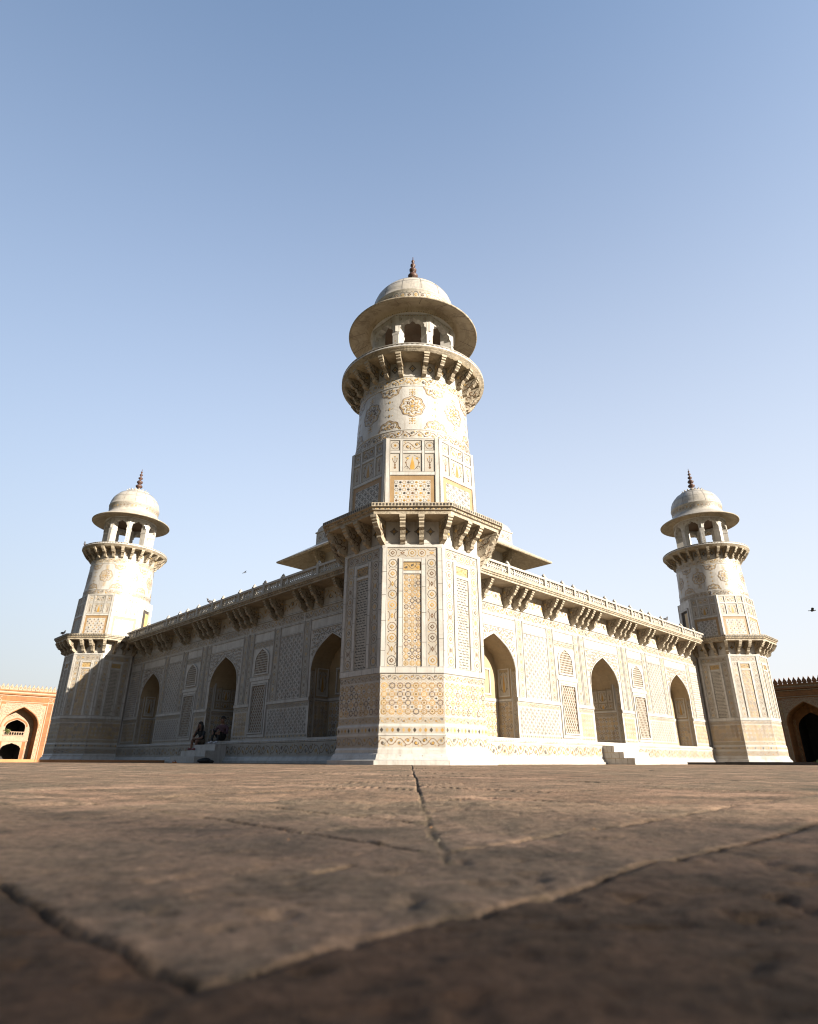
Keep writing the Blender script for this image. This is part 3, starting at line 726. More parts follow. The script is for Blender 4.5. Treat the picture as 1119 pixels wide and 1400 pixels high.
        # window bay: white panel above
        a, c = rg(1.70, 2.74); bar(1.69, 3.305, 2.75, 3.345); bar(1.69, 3.585, 2.75, 3.63); bar(1.69, 2.2, 2.75, 2.32, .03)
        inlay_scroll(b, W, a, 2.95 if False else 3.14, c, 3.30, 0, 'grey', 'cream', False, .16)
        # spandrels etc of arches
    for c, hw, dep in arches:
        z1 = 3.30; fx = 1.0 if c == 0 else .90
        cv = arch_curve(hw, ZS, ZA)
        b.bar(W, c-fx-.03, z1, c+fx+.03, z1+.045, 0, F, 'marble'); b.bar(W, c-fx-.03, 3.585, c+fx+.03, 3.63, 0, F, 'marble')
        def inside(x, z, r):
            if abs(x) > fx-r or z > z1-r: return False
            if z < ZS: return abs(x) > hw+r
            zz = min(((px-x)**2+(pz-z)**2)**.5 for px, pz in cv)
            # above the curve?
            zi = max((p[1] for p in cv if abs(p[0]-x) < .09), default=ZS)
            return z > zi and zz > r
        st = .105; y = ZS+.3
        for i in range(-9, 10):
            for j in range(12):
                x, z = i*st+(j % 2)*st/2, z1-.06-j*st*.92
                if inside(x, z, .045):
                    b.stroke(W, curl(c+x, z, .052, random.choice((-1, 1)), random.choice((-1, 1))), .016, random.choice(('dark', 'dark', 'brown')), T2)
                    if random.random() < .6: b.star(W, (c+x, z), .022, .012, random.choice(('ochre', 'tan')), T3, 5)
        b.stroke(W, [(c+x*1.025, z+.02) for x, z in cv], .03, 'marble', .012)
        b.stroke(W, [(c+x*1.05, z+.04) for x, z in cv], .010, 'grey', .004)
    # frieze under the cornice
    for x0, x1 in ((-7.7, -4.25), (-4.2, -1.4), (-1.34, 1.34), (1.4, 4.2), (4.25, 7.7)):
        inlay_scroll(b, W, x0, 3.66, x1, 3.88, 0, 'brown', 'cream', False, .26)
    b.bar(W, -E, 3.89, E, 3.94, 0, .025, 'marble')
    inlay_scroll(b, W, -7.7, 4.02, 7.7, 4.34, 0, 'tan', None, False, .5)
    parts['wall'] = b
    return parts
side_parts = wall_side()
def window_low():
    b = MB(); W = plane((0, 0, 0), (1, 0, 0), (0, 0, 1), (0, -1, 0))
    b.frame(W, -.335, .80, .335, 2.06, .05, 0, .045, 'marble'); b.frame(W, -.385, .75, .385, 2.11, .09, 0, .028, 'marble')
    b.rect(W, -.335, .80, .335, 2.06, 'brown', .002)
    c = .088
    n = 0
    for k in range(-16, 17):       # diagonal lattice bars
        for sg in (-1, 1):
            pts = []
            x0 = k*c*1.1
            for t in range(0, 41):
                z = .80+1.26*t/40; x = x0+sg*(z-.80)*.62
                if -.33 <= x <= .33: pts.append((x, z))
            if len(pts) > 1: b.bar(lambda a, t, l, p=pts: W(p[0][0]+(p[-1][0]-p[0][0])*t+a, p[0][1]+(p[-1][1]-p[0][1])*t, l), -.016, 0, .016, 1, .004, .016+.002*sg, 'cream')
    return b
def window_arch():
    b = MB(); W = plane((0, 0, 0), (1, 0, 0), (0, 0, 1), (0, -1, 0))
    cv = [(-.34, 2.42)]+arch_curve(.34, 2.74, 3.10, 8)+[(.34, 2.42)]
    b.poly(W, cv, 'brown', .003)
    n = len(cv)
    for (x0, z0), (x1, z1) in zip(cv, cv[1:]):
        P = lambda x, z, o, l: W(x*(1+o/.34), z+(o if z > 2.5 else 0), l)
        b.face([P(x0, z0, 0, .03), P(x1, z1, 0, .03), P(x1, z1, .05, .03), P(x0, z0, .05, .03)], 'marble'); b.face([P(x0, z0, 0, .0), P(x1, z1, 0, .0), P(x1, z1, 0, .03), P(x0, z0, 0, .03)], 'marble')
        b.face([P(x0, z0, .05, .0), P(x1, z1, .05, .0), P(x1, z1, .05, .03), P(x0, z0, .05, .03)], 'marble')
    b.bar(W, -.40, 2.36, .40, 2.42, 0, .035, 'marble')
    hz = lambda x: next((z0+(z1-z0)*(x-x0)/(x1-x0) for (x0, z0), (x1, z1) in zip(cv[1:-1], cv[2:-1]) if x0 <= x <= x1 and x1 > x0), 2.74)
    for i in range(-4, 5):
        x = i*.072; b.bar(W, x-.012, 2.42, x+.012, hz(x)-.01, .004, .016, 'cream')
    for j in range(9):
        z = 2.47+j*.07; hwz = max([x for x, zz in cv if zz >= z-.02] or [.02])
        if hwz > .05: b.bar(W, -min(.33, hwz), z-.012, min(.33, hwz), z+.012, .004, .019, 'cream')
    return b
WIN = {}
for si, rot in enumerate((R(45), R(-45))):     # right-hand side (normal to the right/front), left-hand side
    pass
mesh_cache = {}
def put(name, mbf, parent, loc=(0, 0, 0), rotz=0, key=None):
    key = key or name
    if key in mesh_cache:
        o = bpy.data.objects.new(name, mesh_cache[key]); COL.objects.link(o)
    else:
        o = mbf().build(name); mesh_cache[key] = o.data
    o.parent = parent; o.location = loc; o.rotation_euler.z = rotz
    return o
TAUB = [.63, 1.05, 1.36, 1.70, 2.79, 3.10, 4.28, 4.60, 5.03, 6.08, 6.62]
TAUP = [.31, 1.38, 2.2, 2.8, 3.75, 5.45, 6.6]
def cornice_mb():
    b = MB(); y0 = YW; ye = -(C_-.05); E = 7.45
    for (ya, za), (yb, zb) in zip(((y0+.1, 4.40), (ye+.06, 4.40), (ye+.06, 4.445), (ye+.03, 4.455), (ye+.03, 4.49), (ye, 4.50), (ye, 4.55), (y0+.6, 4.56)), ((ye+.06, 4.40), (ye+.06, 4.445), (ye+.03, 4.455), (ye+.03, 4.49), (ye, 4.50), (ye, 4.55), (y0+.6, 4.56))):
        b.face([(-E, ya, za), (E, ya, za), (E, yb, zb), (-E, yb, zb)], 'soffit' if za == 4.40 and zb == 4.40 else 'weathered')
    m = plane((0, ye+.03, 0), (1, 0, 0), (0, 0, 1), (0, -1, 0)); inlay_beads(b, m, -E, 4.456, E, 4.489, 0, ('dark', 'tan'), None, .06)
    return b
def parapet_mb():
    b = MB(); yp = -(C_-.16); m = plane((0, yp, 0), (1, 0, 0), (0, 0, 1), (0, -1, 0)); E = 7.5
    b.box(-E, yp-.05, 4.55, E, yp+.05, 4.61, 'soffit'); b.box(-E, yp-.055, 4.80, E, yp+.055, 4.86, 'cream')
    edges = sorted([-E]+[-t for t in TAUP]+TAUP+[E])
    for x0, x1 in zip(edges, edges[1:]):
        x0 += .05; x1 -= .05; w_ = x1-x0
        subs = [(x0, x1)] if w_ < .7 else [(x0, x0+.2), (x0+.24, x1-.24), (x1-.2, x1)]
        if w_ >= .7:
            for q in (x0+.2, x1-.24): b.box(q, yp-.03, 4.61, q+.04, yp+.03, 4.80, 'marble')
        for a, c in subs:
            n = max(2, round((c-a)/.095)); st = (c-a)/n
            for i in range(n):
                for p in ((a+st*i, 4.61, a+st*(i+1), 4.80), (a+st*(i+1), 4.61, a+st*i, 4.80)):
                    up = p[0] < p[2]; l = .012 if up else .008
                    q = [(p[0]-.014, p[1]), (p[0]+.014, p[1]), (p[2]+.014, p[3]), (p[2]-.014, p[3])]
                    b.face([m(x, z, l) for x, z in q], 'cream'); b.face([m(x, z, -l) for x, z in q], 'cream')
                    for k in (0, 1): b.face([m(*q[(3, 1)[k]], l), m(*q[(0, 2)[k]], l), m(*q[(0, 2)[k]], -l), m(*q[(3, 1)[k]], -l)], 'cream')
            b.rect(m, a, 4.69, c, 4.72, 'cream', .016)
    return b
def post_mb():
    b = MB(); b.box(-.05, -.06, 4.55, .05, .06, 4.90, 'cream')
    b.lathe([(.0, 4.895), (.045, 4.90), (.052, 4.925), (.04, 4.955), (.018, 4.97), (.012, 4.985), (0, 4.995)], 12, 'roofmarble')
    return b
def steps_mb():
    b = MB(); y = YW-.07; 
    for i, (z0, z1, d) in enumerate(((.33, .50, .36), (.17, .33, .64), (0, .17, .95))):
        b.box(-.74+.0, y-d, z0, .80, y+.0-.002*i, z1, 'weathered' if False else 'marble')
        m = plane((-.74, 0, 0), (0, -1, 0), (0, 0, 1), (-1, 0, 0))
        for q in range(1, 3): b.rect(m, -(y)+d*q/2.6-.004, z0+.004, -(y)+d*q/2.6+.004, z1-.004, 'brown', .002)
        b.rect(m, -y, z1-.012, -y+d, z1-.004, 'tan', .002)
    return b
for rot in (R(45), R(-45)):
    wl = put('wall', lambda: side_parts['wall'], maus, rotz=rot)
    for s_ in (-1, 1):
        put('lattice_window', window_low, wl, (s_*2.215, YW, 0)); put('arched_window', window_arch, wl, (s_*2.225, YW, 0))
    co = put('cornice', cornice_mb, maus, rotz=rot)
    for t in [-x for x in TAUB]+TAUB: bracket(co, (t, YW+.01, 4.40), 0, 'wall', .50, .49)
    pa = put('parapet', parapet_mb, maus, rotz=rot)
    for t in [-x for x in TAUP]+TAUP: put('post', post_mb, pa, (t, -(C_-.16), 0))
    put('steps', steps_mb, maus, rotz=rot)
# rear walls and roof
b = MB(); q = C_-.66
b.box(-q, -q+2, 4.38, q, q-.0, 4.50, 'marble')
cr = Matrix.Rotation(R(45), 3, 'Z')
b = MB(); rw = C_-.66
b.box(-rw+.01, -rw+1.6, 4.43, rw-.01, rw, 4.50, 'soffit'); b.box(-rw+1.6, -rw+.02, 4.432, rw-.01, -rw+1.6, 4.498, 'soffit')
b.build('roof', maus, rotz=R(45))
b = MB(); b.box(-rw, rw-.3, 0, rw, rw, 4.42, 'marble'); b.box(rw-.3, -rw, 0, rw, rw-.31, 4.42, 'marble')
b.build('rear_wall', maus, rotz=R(45+0) if False else R(-45+90) )

# ------------------------------------------------------------------ roof pavilion
pav = empty('roof_pavilion', CEN+Vector((0, 0, 4.5)), ROT+R(45))
tag(pav, 'square marble pavilion with wide sloping eave on the roof behind the nearest tower', 'pavilion')
H0 = 4.5
def square_ring(b, r0, z0, r1, z1, mat):
    for k in range(4):
        m0, m1 = facemap(k*math.pi/2, r0), facemap(k*math.pi/2, r1)
        b.face([m0(-r0, z0-H0, 0), m0(r0, z0-H0, 0), m1(r1, z1-H0, 0), m1(-r1, z1-H0, 0)], mat)
b = MB()
square_ring(b, 2.95, 4.5, 2.95, 8.9, 'marble'); square_ring(b, 3.08, 4.5, 3.08, 4.8, 'marble')
for k in range(4):
    m0 = facemap(k*math.pi/2, 2.95); m = lambda a, z, l, m0=m0: m0(a, z-H0, l)
    for i in (-1, 0, 1):
        x = i*1.9
        b.frame(m, x-.75, 5.0, x+.75, 7.6, .1, 0, .04, 'marble'); b.rect(m, x-.75, 5.0, x+.75, 7.6, 'tan', .004)
        for p in range(-7, 8): b.bar(m, x+p*.1-.02, 5.0, x+p*.1+.02, 7.6, .006, .03, 'cream')
        for p in range(26): b.bar(m, x-.75, 5.03+p*.1, x+.75, 5.06+p*.1, .008, .026, 'cream')
    inlay_scroll(b, m, -2.9, 7.75, 2.9, 8.0, 0, 'brown')
b.build('wall', pav)
b = MB()
for r0, z0, r1, z1, mt in ((2.95, 8.55, 3.25, 8.6, 'soffit'), (3.25, 8.6, 3.27, 8.72, 'soffit'), (3.27, 8.72, 4.30, 8.16, 'soffit'), (4.30, 8.16, 4.33, 8.19, 'weathered'), (4.33, 8.19, 4.33, 8.24, 'weathered'), (4.33, 8.24, 3.2, 8.98, 'roofmarble'), (3.2, 8.98, 3.12, 9.05, 'roofmarble')):
    square_ring(b, r0, z0, r1, z1, mt)
b.build('eave', pav)
for k in range(4):
    for u in (-2.6, -1.3, 0, 1.3, 2.6):
        m0 = facemap(k*math.pi/2, 2.95); bracket(pav, m0(u, 8.55-H0, 0), k*math.pi/2, 'pav', .6, .75)
b = MB()
prof = [(3.12, 9.0), (3.12, 9.55), (3.16, 9.57), (3.16, 9.62), (3.10, 9.64)]+[(3.10*math.cos(t*math.pi/2/10)**.8, 9.64+1.0*math.sin(t*math.pi/2/10)) for t in range(1, 10)]+[(.05, 10.66)]
for (r0, z0), (r1, z1) in zip(prof, prof[1:]): square_ring(b, r0, z0, r1, z1, 'roofmarble')
for k in range(4):
    m0 = facemap(k*math.pi/2, 3.12); m = lambda a, z, l, m0=m0: m0(a, z-H0, l)
    inlay_chain(b, m, -3.05, 9.1, 3.05, 9.5, False, 0, 'grey', None, .4)
b.build('domed_roof', pav)

# ------------------------------------------------------------------ terrace paving (one sheet, denser near the camera)
def vnoise(x, y, seed):
    xi = np.floor(x).astype(np.int64); yi = np.floor(y).astype(np.int64); fx = x-xi; fy = y-yi
    fx = fx*fx*(3-2*fx); fy = fy*fy*(3-2*fy)
    def h(i, j):
        n = (i*374761393+j*668265263+seed*1442695041) & 0xffffffff
        n = ((n ^ (n >> 13))*1274126177) & 0xffffffff
        return ((n ^ (n >> 16)) & 0xffff)/65535.0
    return (h(xi, yi)*(1-fx)+h(xi+1, yi)*fx)*(1-fy)+(h(xi, yi+1)*(1-fx)+h(xi+1, yi+1)*fx)*fy
def fbm(x, y, seed, o=5, g=.5):
    t = 0; a = 1; s_ = 0
    for k in range(o): t = t+a*vnoise(x*2**k+17.3*k, y*2**k-9.1*k, seed+k); s_ += a; a *= g
    return t/s_
def terrace():
    NX, NY = 620, 720; A = .25
    kx = math.asinh(46/A); xs = A*np.sinh(np.linspace(-kx, kx, NX))
    ys = .55+A*np.sinh(np.linspace(math.asinh(-8/A), math.asinh(58/A), NY))
    X, Y = np.meshgrid(xs, ys)
    wob = (fbm(X*6, Y*6, 3)-.5)*.03+(fbm(X*1.1, Y*1.1, 5)-.5)*.05
    mx = np.where(Y > .72, .035, -.104) + np.where(Y > 6, 0, 0)
    right = X > mx+wob*.6
    rr = np.where(right, (Y-X), (Y+X))/math.sqrt(2)+wob; ss = np.where(right, (X+Y), (Y-X))/math.sqrt(2)+wob
    rowsR = [-6.0, -5.2, -4.4, -3.7, -3.0, -2.4, -1.8, -1.2, -.7, -.25, .33, .56]; rowsL = [-6.0, -5.2, -4.4, -3.7, -3.0, -2.4, -1.8, -1.2, -.7, -.3, .183, .607, .83]
    while rowsR[-1] < 42: rowsR.append(rowsR[-1]+random.uniform(.55, .85))
    while rowsL[-1] < 42: rowsL.append(rowsL[-1]+random.uniform(.55, .85))
    def rowinfo(r, rows):
        rows = np.array(rows); i = np.searchsorted(rows, r)
        lo = rows[np.clip(i-1, 0, len(rows)-1)]; hi = rows[np.clip(i, 0, len(rows)-1)]
        return i, np.minimum(np.abs(r-lo), np.abs(hi-r))
    iR, dR = rowinfo(rr, rowsR); iL, dL = rowinfo(rr, rowsL)
    row = np.where(right, iR, iL+500); d = np.where(right, dR, dL)
    near = np.hypot(X, Y)
    cl = .95; off = (row*0.618) % 1.0
    cs = ss/cl+off*1.0; ci = np.floor(cs); dc = np.minimum(cs-ci, 1-(cs-ci))*cl
    big = (near < 1.9) & (Y > .1)
    dc = np.where(near < 1.75, 9, dc); ci = np.where(near < 1.75, 0, ci)
    dm = np.where((Y > .72), np.abs(X-mx-wob*.6), 9)
    d = np.minimum(np.minimum(d, dc), dm)
    sid = (row*131+ci*17+right*7).astype(np.int64)
    h1 = (((sid*2654435761) & 0xffffffff) % 1009)/1009.0; h2 = (((sid*40503+977) & 0xffffffff) % 997)/997.0
    fill = fbm(X*4.5, Y*4.5, 21, 4)                          # 0 hollow .. 1 mortared
    onm = (dm < .03) & (Y > .72)
    fill = np.where(onm & (Y < 2.0), .62+.4*fbm(X*9, Y*9, 23, 3), np.where(onm, fill-.1, np.where(near < 1.3, fill-.16, fill)))
    wj = .0032+.007*np.clip(fbm(X*9, Y*9, 31, 3)-.42, 0, 1)+.0006*near
    jm = np.clip(1.25-d/wj, 0, 1); jm = jm*jm*(3-2*jm)
    edge = np.clip(1-d/.03, 0, 1)**2*np.clip(fbm(X*14, Y*14, 33, 3)*2-.6, 0, 1)
    hollow = np.clip((.66-fill)*7, 0.4, 1)
    Z = -.045*(1-np.clip((Y-.3)/8.5, 0, 1)**1.0)
    Z = Z-jm*hollow*.009-edge*.0025
    Z += ((h1-.5)*.004+(h2-.5)*.003)*np.clip(near/1.2, .25, 1.3)
    Z += (fbm(X*1.6, Y*1.6, 41, 3)-.5)*.005+(fbm(X*7, Y*7, 45, 3)-.5)*.0022*np.clip(3/near-.2, 0, 1)+(fbm(X*26, Y*26, 51, 4)-.5)*.0030*np.clip(1.6/near-.15, 0, 1)
    flake = fbm(X*3.1+4, Y*3.1, 55, 5, .6); Z -= np.clip((flake-.56)*30, 0, 1)*.0022*np.clip(3/near-.25, 0, 1)           # worn layers of the stone
    pits = np.clip(.40-fbm(X*34, Y*34, 61, 3), 0, 1)*.03; Z -= pits*np.clip(1.6/near-.15, 0, 1)*np.clip(fbm(X*2, Y*2, 63, 2)*2-.5, 0, 1)
    lip = np.clip(fill-.62, 0, 1)*np.clip(1-d/.008, 0, 1)*.03; Z += lip*(.3+fbm(X*60, Y*60, 71, 2))*np.clip(2.5/near-.2, 0, 1)*np.clip(fbm(X*20, Y*20, 73, 2)*3-1.2, 0, 1)
    far = np.clip((near-14)/10, 0, 1); Z = Z*(1-far)+(0)*far
    V = np.stack([X, Y, Z], -1).reshape(-1, 3)
    # keep only the square terrace, turned like the building
    c, s_ = math.cos(-ROT-R(45)), math.sin(-ROT-R(45))
    lx = (X-CEN.x)*c-(Y-CEN.y)*s_; ly = (X-CEN.x)*s_+(Y-CEN.y)*c
    ins = (np.abs(lx) < 21.8) & (np.abs(ly) < 21.8)
    idx = np.arange(NX*NY).reshape(NY, NX)
    keep = (ins[:-1, :-1] & ins[1:, :-1] & ins[:-1, 1:] & ins[1:, 1:])
    Q = np.stack([idx[:-1, :-1], idx[:-1, 1:], idx[1:, 1:], idx[1:, :-1]], -1)[keep]
    me = bpy.data.meshes.new('terrace_paving')
    me.vertices.add(len(V)); me.vertices.foreach_set('co', V.astype(np.float32).ravel())
    me.loops.add(Q.size); me.loops.foreach_set('vertex_index', Q.astype(np.int32).ravel())
    me.polygons.add(len(Q)); me.polygons.foreach_set('loop_start', np.arange(0, Q.size, 4, dtype=np.int32)); me.polygons.foreach_set('loop_total', np.full(len(Q), 4, dtype=np.int32))
    me.update(calc_edges=True); me.polygons.foreach_set('use_smooth', np.ones(len(Q), dtype=bool))
    at = me.attributes.new('stone', 'FLOAT_COLOR', 'POINT')
    nearslab = np.where(right, iR < 11, iL < 11) & (near < 4); h2 = np.where(nearslab, 1.0, 0.0)*np.clip((1.15-near)/.75, 0, 1)*np.clip(.55+fbm(X*3, Y*3, 91, 4)*.9, 0, 1)  # darker nearest slabs, with foreground shade painted in, fading away from the camera
    mort = np.clip((fill-.52)*5, 0, 1)*np.clip(1.3-d/.008, 0, 1)*np.clip(fbm(X*25, Y*25, 81, 3)*2.2-.5, 0, 1); hol = jm*np.clip((.68-fill)*6, .35, 1)
    at.data.foreach_set('color', np.stack([h1, mort, hol, np.ones_like(h1)], -1).astype(np.float32).ravel())
    a2 = me.attributes.new('dark_stone_shade', 'FLOAT', 'POINT'); a2.data.foreach_set('value', h2.astype(np.float32).ravel())
    m = bpy.data.materials.new('paving_stone'); m.use_nodes = True; n = m.node_tree.nodes; L = m.node_tree.links; p = n['Principled BSDF']
    p.inputs['Roughness'].default_value = .95; p.inputs['Specular IOR Level'].default_value = .12
    tc = n.new('ShaderNodeTexCoord'); av = n.new('ShaderNodeAttribute'); av.attribute_name = 'stone'
    sp = n.new('ShaderNodeSeparateColor'); L.new(av.outputs['Color'], sp.inputs[0])
    def noise(sc, det=6, ro=.6):
        q = n.new('ShaderNodeTexNoise'); q.inputs['Scale'].default_value = sc; q.inputs['Detail'].default_value = det; q.inputs['Roughness'].default_value = ro; L.new(tc.outputs['Object'], q.inputs[0]); return q.outputs[0]
    def ramp(f, stops):
        r = n.new('ShaderNodeValToRGB'); L.new(f, r.inputs[0]); e = r.color_ramp.elements
        e[0].position, e[0].color = stops[0][0], (*stops[0][1], 1); e[1].position, e[1].color = stops[-1][0], (*stops[-1][1], 1)
        for pos, cc in stops[1:-1]: k = e.new(pos); k.color = (*cc, 1)
        return r.outputs[0]
    def mix(a, c2, fac, bl='MIX'):
        x = n.new('ShaderNodeMix'); x.data_type = 'RGBA'; x.blend_type = bl; L.new(a, x.inputs['A'])
        if isinstance(c2, tuple): x.inputs['B'].default_value = (*c2, 1)
        else: L.new(c2, x.inputs['B'])
        if isinstance(fac, float): x.inputs['Factor'].default_value = fac
        else: L.new(fac, x.inputs['Factor'])
        return x.outputs['Result']
    tint = ramp(sp.outputs[0], [(0, (.31, .18, .12)), (.3, (.38, .25, .17)), (.6, (.26, .19, .13)), (1, (.39, .24, .16))])
    big = ramp(noise(1.5, 6, .62), [(.37, (.085, .08, .055)), (.43, (.27, .18, .115)), (.52, (.165, .13, .085)), (.58, (.37, .245, .16)), (.68, (.47, .32, .215))])
    col = mix(tint, big, .6)
    grime = ramp(noise(6.5, 9, .76), [(.46, (0, 0, 0)), (.60, (1, 1, 1))]); col = mix(col, (.055, .05, .038), n.new('ShaderNodeMath').outputs[0] if False else grime_f(n, L, grime, .55))
    fine = ramp(noise(70, 5, .7), [(.3, (.42, .42, .42)), (.7, (1.45, 1.42, 1.38))]); col = mix(col, fine, .8, 'MULTIPLY')
    spots = ramp(noise(38, 3, .5), [(.64, (0, 0, 0)), (.70, (1, 1, 1))]); col = mix(col, (.06, .05, .04), grime_f(n, L, spots, .6))
    col = mix(col, (.24, .175, .105), sp.outputs[1]); col = mix(col, (.03, .025, .02), sp.outputs[2])
    ad = n.new('ShaderNodeAttribute'); ad.attribute_name = 'dark_stone_shade'
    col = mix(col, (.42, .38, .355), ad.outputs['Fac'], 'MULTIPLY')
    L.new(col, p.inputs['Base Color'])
    b1 = n.new('ShaderNodeBump'); b1.inputs['Strength'].default_value = 1.0; b1.inputs['Distance'].default_value = .004; L.new(noise(130, 6, .75), b1.inputs['Height'])
    b2 = n.new('ShaderNodeBump'); b2.inputs['Strength'].default_value = .7; b2.inputs['Distance'].default_value = .012; L.new(noise(30, 7, .7), b2.inputs['Height']); L.new(b1.outputs[0], b2.inputs['Normal']); L.new(b2.outputs[0], p.inputs['Normal'])
    # crumbs of mortar and grit lying along the joints and on the nearest slabs
    flat = Z.ravel(); pr = (np.exp(-(d/.006)**2)*.10*(fill > .42)+.0012)*(near < 2.6)*(Y > .15)*np.clip(.5/near, 0, 1)
    pick = np.nonzero(rng.random(flat.size) < pr.ravel())[0]; gb = MB()
    for i in pick[:3500]:
        px, py, pz = X.ravel()[i]+random.uniform(-.002, .002), Y.ravel()[i]+random.uniform(-.002, .002), flat[i]
        r_ = random.uniform(.0006, .0022)*(1.6 if random.random() < .08 else 1); a_ = random.random()*6
        P = [(px+r_*math.cos(a_+k*2.1)*random.uniform(.7, 1.3), py+r_*math.sin(a_+k*2.1)*random.uniform(.7, 1.3), pz-r_*.2) for k in range(3)]; T = (px, py, pz+r_*random.uniform(.6, 1.1))
        for k in range(3): gb.face([P[k], P[(k+1) % 3], T], random.choice(('grit', 'grit', 'kerbred')))
    tag(gb.build('grit'), 'loose grit and crumbs of mortar along the paving joints', 'grit', kind='stuff')
    me.materials.append(m)
    o = bpy.data.objects.new('terrace_paving', me); COL.objects.link(o); tag(o, kind='structure')
    tag(o, 'worn tan and grey sandstone paving slabs of the terrace in front of the mausoleum', 'paving')
def grime_f(n, L, c, k):
    x = n.new('ShaderNodeMath'); x.operation = 'MULTIPLY'; L.new(c, x.inputs[0]); x.inputs[1].default_value = k; return x.outputs[0]
terrace()
# terrace sides and the garden ground beyond
b = MB()
for k in range(4):
    m = facemap(k*math.pi/2, 21.75); b.face([m(-21.75, -1.05, 0), m(21.75, -1.05, 0), m(21.75, -.03, 0), m(-21.75, -.03, 0)], 'sandstone')
tag(b.build('terrace_side', None, CEN, ROT+R(45)), 'red sandstone retaining side of the raised terrace', 'terrace', kind='structure')
b = MB(); b.face([(-2500, -2500, -1.02), (2500, -2500, -1.02), (2500, 2500, -1.02), (-2500, 2500, -1.02)], 'garden')
tag(b.build('ground'), 'flat garden ground stretching to the horizon', 'ground', kind='structure')

# kerbs on the terrace
def TW(t, w_, side):      # point along a wall axis
    v = Vector((side*(t+w_)*math.sqrt(.5), (t-w_)*math.sqrt(.5), 0)); return P0+Rz @ v
def kerb(name, p, q, wd, h, mat):
    b = MB(); d = (q-p); ln = d.length; n = int(ln/1.1)
    for i in range(n):
        b.box(ln*i/n+.004, -wd/2, -.03, ln*(i+1)/n-.004, wd/2, h+random.uniform(-.006, .006), mat)
    return b.build(name, None, p, math.atan2(d.y, d.x))
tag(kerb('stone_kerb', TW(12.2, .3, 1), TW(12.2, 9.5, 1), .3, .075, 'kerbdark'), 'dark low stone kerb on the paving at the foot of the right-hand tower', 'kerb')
tag(kerb('stone_kerb', TW(11.2, .0, -1), TW(11.2, 11, -1), .3, .072, 'kerbred'), 'sunlit orange low stone kerb on the paving at the foot of the left-hand tower', 'kerb')

